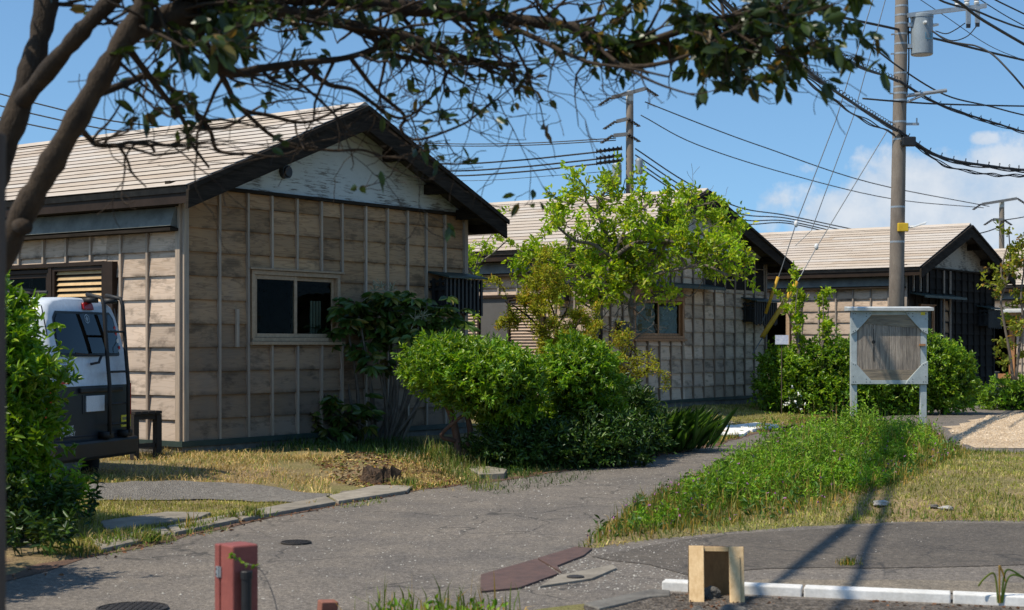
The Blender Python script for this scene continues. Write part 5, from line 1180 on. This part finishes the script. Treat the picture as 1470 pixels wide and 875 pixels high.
# sparse sapling at the nearest house corner
def sapling(name,label,cat,px,pyb,Y,lims,mat,per,L,W,seed,r=.022,tw=(.25,.5),depth=1,bark='bark_thin',rad=.011,nch=(2,3),up=.2,group=None,step=2):
    b=P(px,0,Y); hb=H(b.x,b.y); t=thing(name,label,cat,(b.x,b.y,hb),0,group); m=MB(); tips=[]; r2=random.Random(seed); o=Vector((b.x,b.y,hb))
    for pts in lims:
        q=catmull([P(x,y,Y+dy)-o for x,y,dy in pts],5); m.tube(q,[r*(1-.7*i/len(q)) for i in range(len(q))],6)
        for i in range(3,len(q),step):
            ax=Vector((r2.gauss(0,1),r2.gauss(0,1),r2.gauss(.2,.7))).normalized(); grow(m,q[i],ax,r2.uniform(*tw),rad*.7,depth,tips,r2,up=up,spread=.8,nch=nch,seg=3,k=4,minr=.003,leafall=True)
    m.build('trunk',bark,t,smooth=True); tipleaves(tips,per,L,W,mat,t,droop=.15,out=.8,jit=.03); return t
sapling('young_tree','sparse young tree peeping out behind the nearest house corner','tree',680,600,25.5,[[(690,620,0),(684,520,0),(680,440,0),(684,380,.1),(700,345,0),(722,318,0)],[(682,430,0),(672,390,0),(674,350,0)],[(684,380,0),(705,365,.2),(728,345,.3)],[(682,400,0),(670,380,-.2),(668,372,-.2)]],'leaf_lime',2,.085,.04,31,tw=(.10,.25),step=3)
sapling('maple_tree','feathery yellow green maple left of the lime tree','tree',797,600,24.6,[[(800,620,0),(799,540,0),(800,480,0),(792,440,0),(775,410,0),(755,392,.1)],[(800,470,0),(815,440,.2),(822,410,.3)],[(798,500,0),(770,465,-.2),(740,440,-.3),(725,432,-.3)],[(799,520,0),(825,495,.2),(845,470,.3)],[(800,490,0),(780,480,-.3),(755,475,-.4)],[(799,505,0),(820,480,-.2),(835,455,-.3)]],'leaf_maple',13,.06,.017,32,tw=(.25,.42),depth=2,nch=(1,3),up=-.05,bark='bark_brown')
sapling('maple_tree','small reddish yellow maple shrub below the mailbox of the middle house','shrub',893,600,24.0,[[(893,615,0),(893,575,0),(898,540,0),(918,515,0),(940,500,0)],[(895,560,0),(875,525,0),(868,505,.1)],[(897,545,0),(905,510,.2),(908,492,.2)],[(893,570,0),(915,545,-.2),(938,520,-.3)],[(893,565,0),(880,545,-.2),(862,520,-.2)]],'leaf_maple',7,.06,.017,33,tw=(.2,.4),depth=2,nch=(1,3),up=-.02,bark='bark_brown')
sapling('young_tree','thin leafy shoot in the hedge beside the yellow guard pipe','tree',1146,560,32.0,[[(1150,580,0),(1147,500,0),(1142,450,0),(1146,405,0)],[(1147,500,0),(1135,460,0),(1122,425,.1)],[(1147,500,0),(1150,450,.2),(1160,420,.2)]],'leaf_lime',5,.10,.045,34,tw=(.10,.25))
sapling('young_tree','narrow leafy shoot in the hedge before the pale side wall','tree',1182,560,32.0,[[(1180,580,0),(1180,500,0),(1182,450,0),(1181,418,0)],[(1180,500,0),(1186,470,0),(1190,440,.1)]],'leaf_lime',5,.09,.04,35,tw=(.1,.22))
sapling('young_tree','slender young tree with yellow green leaves at the right edge','tree',1450,570,33.0,[[(1454,545,0),(1450,510,0),(1441,460,0),(1437,430,0),(1445,405,0),(1450,370,0),(1448,330,0)],[(1458,545,0),(1463,500,0),(1468,460,0),(1466,420,0),(1470,380,.1),(1462,340,.1)],[(1445,410,0),(1437,390,0),(1447,350,.1)],[(1468,440,0),(1475,410,0),(1480,370,0)]],'leaf_sapling',4,.10,.05,36,tw=(.15,.4),depth=1,bark='bark_grey',r=.035)
# notice paper in the hedge
c=P(1122,487,31.3); t=thing('notice_sign','small white printed paper notice on a stake in the hedge','sign',(c.x,c.y,H(c.x,c.y)))
m=MB(); z=c.z-H(c.x,c.y); m.box((-.13,-.01,z-.10),(.14,.0,z+.09)); m.build('panel','notice_paper',t); m=MB(); m.box((-.008,.001,-.05),(.008,.015,z+.05)); m.build('stake','post_wood',t)

# ------------------------------------------------------------------ foreground tree (left, out of focus)
Yt=5.6; base=P(-150,0,Yt); base.z=0
ft=thing('overhanging_tree','large dark tree leaning in from the left with twiggy branches overhead','tree',(base.x,base.y,H(base.x,base.y)))
o=Vector(ft.location); fm=MB(); tips=[]; fr=random.Random(77); V2=lambda x,y,Y: P(x,y,Y)-o
fl=[ # (px,py,Y) polylines, start radius, end radius
 ([(-150,1080,5.6),(-120,820,5.6),(-75,600,5.6),(-25,430,5.55),(25,322,5.5),(75,232,5.45),(128,140,5.4),(178,55,5.4),(225,-25,5.4),(280,-140,5.4)],.058,.030),
 ([(-75,600,5.6),(-45,420,5.7),(-12,270,5.8),(28,150,5.85),(60,40,5.9),(80,-90,5.9)],.055,.04),
 ([(28,150,5.85),(95,70,5.6),(150,10,5.5),(230,-60,5.5)],.036,.025),
 ([(178,55,5.4),(240,20,5.5),(320,8,5.7),(420,18,5.9),(520,40,6.1),(600,58,6.2),(660,82,6.3),(745,95,6.4)],.040,.010),
 ([(225,-25,5.4),(330,-10,5.7),(450,-5,6.0),(560,8,6.2),(660,20,6.3),(760,30,6.3),(832,42,6.3),(880,62,6.3),(922,60,6.2),(985,42,6.2),(1040,30,6.1)],.042,.010),
 ([(240,20,5.5),(275,35,5.6),(300,75,5.7),(330,104,5.8),(375,98,5.9),(430,90,6.0),(500,82,6.1),(560,60,6.2)],.026,.010),
 ([(832,42,6.3),(850,70,6.3),(885,92,6.2),(930,94,6.1),(985,80,6.0),(1020,60,6.0)],.016,.005),
 ([(700,22,6.3),(780,60,6.2),(810,75,6.1),(850,90,6.0),(905,98,5.9),(960,110,5.8)],.012,.004),
 ([(840,45,6.3),(880,85,6.1),(940,118,6.0),(1000,138,5.9)],.010,.003),
 ([(128,140,5.4),(180,120,5.6),(215,110,5.8),(260,140,6.0),(300,185,6.1),(312,215,6.2),(350,222,6.2)],.016,.006),
 ([(185,70,5.5),(230,130,5.8),(262,170,6.0),(275,205,6.1),(300,240,6.2)],.014,.005),
 ([(110,178,5.4),(130,200,5.6),(140,208,5.6),(170,208,5.7),(188,204,5.7),(215,208,5.8),(222,218,5.8)],.012,.006),
 ([(170,208,5.7),(182,228,5.7),(190,248,5.8),(210,268,5.8)],.007,.003),
 ([(300,75,5.7),(325,120,5.9),(345,155,6.1),(385,165,6.2),(440,175,6.3),(500,150,6.4)],.014,.005),
 ([(430,90,6.0),(470,120,6.2),(510,130,6.3),(560,165,6.4),(590,165,6.4),(630,130,6.4)],.012,.004),
 ([(520,40,6.1),(560,75,6.3),(620,90,6.3),(680,92,6.3),(735,90,6.3)],.012,.004),
 ([(505,85,6.1),(540,130,6.3),(580,165,6.4),(575,185,6.4),(600,200,6.4),(660,180,6.4),(690,160,6.4),(735,125,6.4)],.010,.003),
 ([(345,155,6.1),(400,200,6.2),(470,215,6.3),(520,215,6.3),(560,225,6.4),(630,212,6.4)],.009,.003),
 ([(300,185,6.1),(330,180,6.2),(380,150,6.3),(440,140,6.3)],.008,.003),
 ([(560,8,6.2),(590,40,6.3),(600,75,6.4),(640,95,6.4)],.012,.004),
 ([(640,20,6.3),(690,60,6.2),(730,100,6.2),(740,140,6.2)],.009,.003),
 ([(985,42,6.2),(1020,55,6.1),(1050,75,6.0),(1040,110,5.9)],.008,.003),
 ([(1000,30,6.2),(1060,20,6.0),(1110,10,5.9),(1130,25,5.9)],.010,.003)]
def rad(a,b,n): return [a+(b-a)*i/(n-1) for i in range(n)]
weights=[]
for k,(pts,r0,r1) in enumerate(fl):
    q=catmull([V2(*p) for p in pts],7); fm.tube(q,[a_*(1+(.10*math.sin(i*1.3+k)+.07*math.sin(i*2.9+k*2) if r0>.03 else .05*math.sin(i*2.1))) for i,a_ in enumerate(rad(r0,r1,len(q)))],14 if r0>.03 else 7)
    if k<3: rng=range(int(len(q)*.62),len(q),4)
    else: rng=range(4 if k>2 else 8,len(q),2)
    for i in rng:
        wx=(q[i]+o); px=CX+wx.x/wx.y*FPX; py=HY-(wx.z-CH)/wx.y*FPX
        for c_ in range(2 if py<60 else (1 if (py<110 or fr.random()<.5) and not (px>735 and py>75 and fr.random()<.75) and not (px<520 and py>60 and fr.random()<.55) else 0)):
            ax=Vector((fr.gauss(.4,.9),fr.gauss(.1,.7),fr.gauss(-.2,.75))).normalized()
            tp=[]; grow(fm,q[i],ax,fr.uniform(.14,.36)*(.5 if px>735 and py>45 else 1),max(.0032,min(.008,r1*1.0)),2,tp,fr,up=.08,spread=.85,nch=(1,3),seg=4,jit=.2,shrink=.72,k=4,minr=.0016,bias=Vector((.5,0,.2)))
            tips+=tp
fm.tube([V2(25,322,5.5),V2(36,326,5.42)],[.03,.028],12); 
fm.build('trunk','bark_brown',ft,smooth=True)
keep=[]
for t_ in tips:
    w_=t_[0]+o; px=CX+w_.x/w_.y*FPX; py=HY-(w_.z-CH)/w_.y*FPX
    if py>135: pr=.022 if px<800 else 0
    elif py>80: pr=.04 if px<940 else .10
    elif px>960: pr=.22
    elif px>430: pr=.15
    else: pr=.17
    if fr.random()<pr: keep.append(t_)
big=[k_ for k_ in keep]
tipleaves(big,3,.058,.024,'leaf_canopy',ft,droop=.22,out=.6,upb=-.35,jit=.012,fold=.12,wide=.5)
big2=[k_ for k_ in keep if (lambda w_:(CX+w_.x/w_.y*FPX)>900 or (CX+w_.x/w_.y*FPX)<330)(k_[0]+o)]
tipleaves(big2,2,.085,.036,'leaf_canopy',ft,'large_leaves',droop=.2,out=.5,upb=-.5,jit=.012,fold=.1,wide=.5)
print('tips',len(tips),len(keep))
# grey post at the left edge
p=P(3,0,3.6); o_=MB().box((-.04,-.03,-.1),(.004,.02,1.98)).build('timber_post','post_wood',bevel=.004,loc=(p.x,p.y,H(p.x,p.y))); tag(o_,'tall grey wooden post cut by the left frame edge','post')

# ------------------------------------------------------------------ grass, weeds, litter (uncountable)
def stuff(o): o['kind']='stuff'; return o
def hz(xy): return np.column_stack([xy,Hf(xy)-.005])
def grassfield(name,poly,n,h,w,mat,lean=.5,excl=(),dens=None):
    xy=scatter(poly,n)
    for e in excl: xy=xy[~inpoly(xy,e)]
    if dens is not None: xy=xy[RS.uniform(size=len(xy))<dens(xy)]
    k=len(xy); hh=(h[0]+(h[1]-h[0])*RS.uniform(0,1,k)**2)*(.6+.8*vnoise(xy,1.3,9))
    V,F4,F3=blades(hz(xy),hh,w*RS.uniform(.7,1.3,k),lean); return stuff(arrmesh(name,V,F4,mat,F3=F3))
slabs=[gp((143,742),(240,729),(303,730),(283,738),(152,753),z=.08),gp((128,776),(236,757),(329,739),(468,713),(540,697),(592,698),(584,705),(482,721),(343,746),(251,765),(146,789),z=.03),
  gp((118,706),(210,698),(320,689),(400,689),(478,696),(440,708),(350,705),(200,712),(128,716),z=.12),gp((1052,611),(1085,607),(1118,610),(1078,617),(1068,624),(1030,626),(1018,616),z=.04),gp((1398,568),(1440,562),(1485,566),(1485,573),(1440,571.5),z=.05)]
grassfield('dry_grass',gp((60,672),(250,655),(480,648),(500,662),(470,682),(480,694),(400,688),(320,688),(120,700),(40,690),z=.15),17000,(.02,.11),.008,'grass_dry',1.1,slabs,lambda q:np.clip((vnoise(q,1.4,81)-.25)*2.2,.05,1))
grassfield('yard_grass',gp((40,700),(480,697),(590,699),(330,742),(140,780),(60,780),z=.1),26000,(.02,.07),.007,'grass_lawn',.7,slabs)
grassfield('dry_grass',gp((560,660),(640,655),(690,672),(680,690),(600,697),(555,682),z=.1),5000,(.03,.10),.008,'grass_dry',.8,slabs)
grassfield('yard_grass',gp((600,650),(690,660),(720,690),(680,692),z=.1),1800,(.05,.25),.009,'grass_green',.6)
grassfield('shade_grass',gp((360,650),(480,640),(700,640),(870,650),(850,668),(720,690),(600,660),(480,655),z=.15),9000,(.04,.16),.009,'leaf_hedge_shade',.6,slabs)  # blades coloured dark for the shade around the hedge feet
edgepts=[p for p in EDGE if 5<p[1]<48]
def along(n,off,wd):
    seg=[(np.array(a[:2]),np.array(b[:2])) for a,b in zip(edgepts[:-1],edgepts[1:])]; L=np.array([np.linalg.norm(b-a) for a,b in seg]); i=RS.choice(len(seg),n,p=L/L.sum()); t_=RS.uniform(size=n)
    A=np.array([seg[k][0] for k in i]); B=np.array([seg[k][1] for k in i]); d=unit(B-A); nn=np.stack([-d[:,1],d[:,0]],1)
    return A+(B-A)*t_[:,None]+nn*(off+RS.normal(0,wd,n))[:,None]
xy=along(14000,.06,.07); xy=xy[vnoise(xy,1.6,21)>.52]; k=len(xy); V,F4,F3=blades(hz(xy),.03+.13*RS.uniform(size=k)**2*vnoise(xy,2,5)*1.6,.011,.6); stuff(arrmesh('roadside_weeds',V,F4,'verge_mix',F3=F3))
xy=scatter(gp((120,775),(330,742),(592,706),(585,712),(330,756),(150,795),z=.03),5000); xy=xy[vnoise(xy,2.6,31)>.55]; k=len(xy); V,F4,F3=blades(hz(xy),.03+.10*RS.uniform(size=k)**2,.011,.7); stuff(arrmesh('roadside_weeds',V,F4,'grass_green',F3=F3))
grassfield('lawn_grass',gp((975,572),(1215,583),(1225,590),(1165,600),(1080,620),(1015,624),(1000,600),z=.1),26000,(.02,.07),.010,'grass_lawn',.7,slabs)
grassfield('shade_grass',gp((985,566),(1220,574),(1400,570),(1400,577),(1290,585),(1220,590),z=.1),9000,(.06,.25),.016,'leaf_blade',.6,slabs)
grassfield('pole_grass',gp((1228,580),(1320,577),(1320,586),(1228,591),z=.05),2600,(.15,.6),.020,'leaf_blade',.5)
grassfield('corner_grass',gp((1340,566),(1400,562),(1560,556),(1560,570),(1400,576),(1340,580),z=.1),9000,(.05,.3),.018,'leaf_blade',.6,slabs)
t_=shrub('low_bush','leafy low weeds around the young tree at the right edge','bush',(11.4,34.8),[(.0,0,.3,.8,.5,.45),(.9,.3,.3,.8,.5,.5)],120,.08,.03,'weed_leaf',per=8,seed=44,stems=0)
# tall weed island
TALL=gp((836,789),(900,777),(1000,765),(1150,742),(1290,716),(1388,670),(1376,655),(1330,652),(1220,657),(1100,670),(1000,694),(930,722),(862,766))
def wh(xy):
    di=seg_dist(xy,TALL+TALL[:1]); f=ss(0,1.15,di); back=ss(11,18,xy[:,1])
    hgt=(.13+.38*f*(.75+.25*back))*(.50+.65*vnoise(xy,.9,41)+.35*vnoise(xy,3.3,42))
    bump=np.exp(-((xy[:,0]-5.45)**2/.45+(xy[:,1]-19.0)**2/2.0))*.20*ss(0,.5,di)
    return hgt+bump
n=11500; xy=scatter(TALL,n); xy=xy[RS.uniform(size=n)<np.clip((seg_dist(xy,TALL+TALL[:1])-.5*vnoise(xy,1.6,48))*2.4*(.35+vnoise(xy,2.6,47))+.10,0,1)]; n=len(xy); hh=wh(xy)*(RS.uniform(.5,1.05,n)+.45*(RS.uniform(size=n)>.94)); base_=hz(xy)
ang=RS.uniform(0,6.28,n); ln=np.abs(RS.normal(0,.28,n)); fw=np.stack([np.cos(ang)*ln,np.sin(ang)*ln,np.ones(n)],1); fw=unit(fw)
per=20; tt=np.repeat(hh,per)*RS.uniform(.12,1.0,n*per); pos=np.repeat(base_,per,0)+np.repeat(fw,per,0)*tt[:,None]+RS.normal(0,.012,(n*per,3))
d=RS.normal(size=(n*per,3))+np.array([0,0,.55]); Vl,Fl=leaves(pos,d,.042*RS.uniform(.5,1.4,n*per),.012*RS.uniform(.7,1.4,n*per),.2,.2)
sw=.004; V,F4,F3=blades(base_,hh*1.02,.006,.3)
ow=stuff(arrmesh('weeds',Vl,Fl,'weed_leaf')); stuff(arrmesh('weed_stems',V,F4,'leaf_blade',F3=F3))
xy=scatter(TALL,9000); V,F4,F3=blades(hz(xy),wh(xy)*RS.uniform(.5,1.35,9000),.009,.5); stuff(arrmesh('weed_blades',V,F4,'verge_mix',F3=F3))
xy=scatter(TALL,420); k=len(xy); V,F4,F3=blades(hz(xy),wh(xy)*RS.uniform(1.0,1.6,k),.005,.25); stuff(arrmesh('dry_stalks',V,F4,'grass_dry',F3=F3))
xy=scatter(TALL,450); pos=np.repeat(hz(xy),5,0); pos[:,2]+=np.repeat(wh(xy),5)*RS.uniform(.2,.95,len(pos)); Vl,Fl=leaves(pos+RS.normal(0,.02,pos.shape),RS.normal(size=pos.shape)+np.array([0,0,.4]),.06*RS.uniform(.6,1.3,len(pos)),.02,.2,.2); stuff(arrmesh('broad_weeds',Vl,Fl,'leaf_blade'))
xy=scatter(TALL,330); z=wh(xy)*RS.uniform(.5,1.05,len(xy)); pos=hz(xy); pos[:,2]+=z; Vl,Fl=leaves(np.repeat(pos,3,0),RS.normal(size=(len(pos)*3,3)),.016,.011); 
mk('clover_pink',(.42,.16,.34),(.34,.12,.30),9,.7,0); stuff(arrmesh('clover_flowers',Vl,Fl,'clover_pink'))
grassfield('verge_grass',ISLAND,110000,(.015,.07),.009,'grass_lawn',.9,[TALL],lambda q:np.clip(.25+1.3*vnoise(q,.9,51)*vnoise(q,3.1,52)*1.6,0,1))
grassfield('verge_grass',[(x,y-.18) for x,y,_ in TALL],9000,(.03,.14),.009,'verge_mix',.7)
grassfield('verge_grass',ISLAND,26000,(.03,.13),.010,'grass_green',.7,[],lambda q:(vnoise(q,1.1,53)>.55)*.9)
# tufts growing through the asphalt and at its edges
def tuft(px,py,n,h,w,mat,r,name,label,cat='grass tuft',lean=.5,z=.01):
    c=G(px,py); a=RS.uniform(0,6.28,n); q=np.abs(RS.normal(0,r,n)); pos=np.stack([np.cos(a)*q,np.sin(a)*q*.7,np.zeros(n)],1)
    V,F4,F3=blades(pos,RS.uniform(.35,1,n)*h,w,lean); o=arrmesh(name,V,F4,mat,F3=F3,loc=(c.x,c.y,z)); return tag(o,label,cat)
tuft(1216,812,130,.075,.007,'verge_mix',.05,'grass_tuft','small grass tuft growing through the dark asphalt at right')
tuft(1010,700,10,.02,.004,'verge_mix',.02,'grass_tuft','x') if False else None
for i,(px,py,lab) in enumerate(((360,746,'weed tuft at the kerb left of the manhole'),(585,701,'weed tuft beside the pointed kerb end'),(215,781,'broad weed tuft at the kerb near the dark bush'),(975,700,'x'))):
    if lab!='x': tuft(px,py,150,.13,.010,'grass_green',.09,'weed_tuft',lab,'weed tuft',.8,.03)
# leafy weeds below the left bush
for i,(px,py,h,lab) in enumerate(((112,745,.42,'tall leafy weed in front of the left bush'),(85,760,.38,'dark leafy weed at the foot of the left bush'),(60,790,.30,'low weed at the road edge below the left bush'))):
    c=G(px,py,.05); t=thing('leafy_weed',lab,'weed',(c.x,c.y,H(c.x,c.y))); m=MB(); Pp=[];Dd=[]; r2=random.Random(90+i)
    for s in range(13):
        a=r2.uniform(0,6.28); l=r2.uniform(.05,.4); p0=Vector((r2.gauss(0,.10),r2.gauss(0,.08),0)); p1=p0+Vector((math.cos(a)*l*.5,math.sin(a)*l*.5,h*r2.uniform(.6,1.1))); q=catmull([p0,p0.lerp(p1,.5)+Vector((0,0,.04)),p1],5); m.tube(q,.003,4)
        for k in range(2,len(q)):
            for s2 in range(3): Pp.append(q[k][:]); Dd.append((r2.gauss(0,1),r2.gauss(0,1),r2.gauss(.35,.5)))
    m.build('stems','leaf_blade',t); V,F=leaves(np.array(Pp),np.array(Dd),.085*RS.uniform(.6,1.2,len(Pp)),.022,.25,.15); arrmesh('leaves',V,F,'weed_leaf' if i==0 else 'leaf_hedge_shade',t)
# foreground grass at the bottom edge
n=420; xy=scatter([(-.80,7.1),(-.05,7.0),(.05,8.3),(-.75,8.4)],n); xy=xy[vnoise(xy,3.2,61)>.34]; V,F4,F3=blades(hz(xy),.07+.26*RS.uniform(size=len(xy))**2,.011,.5); stuff(arrmesh('foreground_grass',V,F4,'verge_mix',F3=F3))
n=260; xy=scatter([(-.72,7.3),(-.1,7.2),(.0,8.3),(-.65,8.3)],n); pos=hz(xy); pos[:,2]+=RS.uniform(.02,.12,n); V,F=leaves(pos,RS.normal(size=(n,3))+np.array([0,0,.5]),.05*RS.uniform(.6,1.3,n),.02); stuff(arrmesh('foreground_weeds',V,F,'weed_leaf'))
def curl(px,py,Y,lab,hs):
    c=P(px,py,Y); t=thing('leafy_weed',lab,'weed',(c.x,c.y,.02)); m=MB()
    for dx,h,b in hs: m.tube(catmull([(dx*.2,0,0),(dx*.5,.0,h*.75),(dx,0,h),(dx*1.5+b,0,h*.8),(dx*1.7+b*1.8,0,h*.55)],6),[.006]*24+[.003],5)
    m.build('stems','verge_mix',t)
curl(1435,862,8.75,'curling green shoot in front of the white kerb at right',((-.04,.17,-.03),(.05,.19,.05),(.0,.21,.02),(.08,.16,.05)))
# small ivy sprig crossing the red box
c=P(341,815,6.35); t=thing('vine_sprig','thin vine sprig hanging over the red service box','vine',(c.x,c.y,.0)); m=MB(); Pp=[];Dd=[]; r2=random.Random(5)
q=catmull([(.16,-.05,-.0),(.17,0,.35),(.10,.02,c.z-.02),(.02,.0,c.z+.02),(-.03,0,c.z+.05)],6); m.tube(q,.0022,4); m.build('stem','bark_thin',t)
for k in (14,16,19,22,23,24):
    for s in range(4): Pp.append(q[min(k,len(q)-1)][:]); Dd.append((r2.gauss(0,1),r2.gauss(-.2,.5),r2.gauss(0,.6)))
V,F=leaves(np.array(Pp),np.array(Dd),.022,.011); arrmesh('leaves',V,F,'weed_leaf',t)
# litter and gravel crumbs
xy=np.concatenate([scatter([(.9,8.3),(3.2,7.9),(3.2,8.5),(.95,9.1)],900),along(1100,-.02,.09)]); xy=xy[vnoise(xy,2,71)>.35]; pos=hz(xy); pos[:,2]=np.maximum(pos[:,2],.004)+.012; V,F=leaves(pos,RS.normal(size=(len(pos),3))*np.array([1,1,.2]),.038*RS.uniform(.5,1.2,len(pos)),.018,.3,.3); stuff(arrmesh('leaf_litter',V,F,'litter'))
xy=scatter(gp((440,668),(540,660),(680,668),(670,686),(600,695),(540,690),(480,684),z=.1),2200); pos=hz(xy)+np.array([0,0,.02]); V,F=leaves(pos,RS.normal(size=(len(pos),3))*np.array([1,1,.25]),.045,.016,.3,.3); h_=len(V)//12*6; stuff(arrmesh('leaf_litter',V,F,['litter','grass_dry'],mi=(RS.uniform(size=len(F)//2)<.4).astype(int).tolist()*2))
def pebbles(name,xy,s,mat,z=.004):
    n=len(xy); s=s*RS.uniform(.5,1.6,n)**1.5; base8=np.array([(1,0,0),(.3,.9,.1),(-.8,.5,0),(-.7,-.6,.1),(.4,-.9,0),(.1,.1,.75)]); 
    a=RS.uniform(0,6.28,n); c_,s_=np.cos(a),np.sin(a); B=np.repeat(base8[None],n,0)*RS.uniform(.7,1.2,(n,6,1)); X_=B[:,:,0]*c_[:,None]-B[:,:,1]*s_[:,None]; Y_=B[:,:,0]*s_[:,None]+B[:,:,1]*c_[:,None]
    V=np.stack([X_*s[:,None]+xy[:,:1],Y_*s[:,None]+xy[:,1:],B[:,:,2]*s[:,None]+z],2).reshape(-1,3); i=np.arange(n)[:,None]*6
    F3=np.concatenate([i+np.array([[j,(j+1)%5,5]]) for j in range(5)]); return stuff(arrmesh(name,V,None,mat,F3=F3))
xy=np.concatenate([scatter([(-3,9),(1.5,8.6),(3.6,12.5),(6,21),(3,22),(-2,13)],2600),scatter([tuple(G(*p))[:2] for p in ((690,850),(850,790),(1010,772),(1010,850))],900)]); pebbles('gravel',xy,.0055,'rock_pale',.005)
xy=scatter([tuple(G(*p))[:2] for p in ((1362,618),(1420,597),(1500,591),(1590,590),(1590,643),(1380,640))],5000); pebbles('gravel',xy,.018,'gravel_tan',.008)
# stones
def rock(px,py,r,mat,lab,cat='stone',seed=0,flat=.6,z=None,name='rock'):
    c=G(px,py,.03); rs=np.random.RandomState(seed); bm=bmesh.new(); bmesh.ops.create_icosphere(bm,subdivisions=3,radius=r)
    ph=rs.uniform(0,9,6)
    for v in bm.verts:
        p=v.co/r; k=1+.16*math.sin(p.x*3.1+ph[0])*math.sin(p.y*3.7+ph[1])+.12*math.sin(p.z*5+ph[2]+p.x*4)+.05*math.sin(p.y*11+ph[3])*math.sin(p.x*12+ph[4]); 
        q=p*r*k; q.x=round(q.x/(r*.42))*(r*.42)*.35+q.x*.65; v.co=Vector((q.x,q.y*.85,q.z*flat))
    me=bpy.data.meshes.new(name); bm.to_mesh(me); bm.free(); me.materials.append(M[mat]); o=link(name,me,None,(c.x,c.y,(H(c.x,c.y) if z is None else z)+r*flat*.5)); o.rotation_euler.z=rs.uniform(0,6); return tag(o,lab,cat)
rock(1265,730,.085,'rock_pale','pale flat stone in the grass by the weed patch',seed=1,flat=.35)
rock(1340,733,.05,'rock','small grey stone in the verge left of the pale one',seed=2,flat=.4)
rock(1358,734,.075,'rock_pale','pale wedge shaped stone at the right of the verge',seed=3,flat=.3)
rock(1018,856,.058,'rock','dark stone between the legs of the wooden stand',seed=4,flat=.8,z=.02)
rock(1001,880,.07,'rock','dark stone in front of the left leg of the wooden stand',seed=5,flat=.7,z=-.01)
rock(1052,878,.085,'rock','wide dark stone in front of the right leg of the wooden stand',seed=6,flat=.6,z=-.01)
rock(1405,649,.09,'rock','dark flat stone at the edge of the far verge',seed=7,flat=.25)
c=G(470,880); o_=MB().box((-.05,-.03,0),(.05,.04,.07)).build('brick','brick',bevel=.006,loc=(c.x,c.y,.0)); o_.rotation_euler=(.1,.06,.5); tag(o_,'broken red brick at the bottom frame edge','brick')
# rotten stump
c=G(545,684,.08); t=thing('tree_stump','dark rotten tree stump beside the road','stump',(c.x,c.y,H(c.x,c.y))); rs=np.random.RandomState(9); m=MB(); k=26; vs=[]
for i,(z,rr) in enumerate(((-.05,.2),(.02,.185),(.06,.17),(.10,.165),(.12,.155))):
    for j in range(k):
        a=2*math.pi*j/k; q=rr*(1+.22*math.sin(a*3+1)+.12*math.sin(a*7+z*8)+rs.normal(0,.05)); vs.append((q*1.1*math.cos(a),q*.8*math.sin(a),z+(rs.normal(0,.02) if i>=3 else 0)-(0.03*math.sin(a*2) if i>=3 else 0)))
vs.append((0,0,.03)); m.add(vs,[(i*k+j,i*k+(j+1)%k,(i+1)*k+(j+1)%k,(i+1)*k+j) for i in range(4) for j in range(k)]+[(4*k+j,4*k+(j+1)%k,5*k) for j in range(k)]); m.build('wood','stump_wood',t)
m=MB()
for i in range(16):
    a=rs.uniform(0,6.28); q=.15+rs.uniform(-.02,.03); m.tube([(q*1.1*math.cos(a),q*.8*math.sin(a),.0),(q*1.05*math.cos(a),q*.78*math.sin(a),.07),(q*1.12*math.cos(a),q*.85*math.sin(a),.11+rs.uniform(0,.05))],[.025,.018,.006],5)
m.build('splinters','stump_wood',t)
print('objects',len(bpy.data.objects),'tris',sum(len(o.data.polygons) for o in bpy.data.objects if o.type=='MESH'))
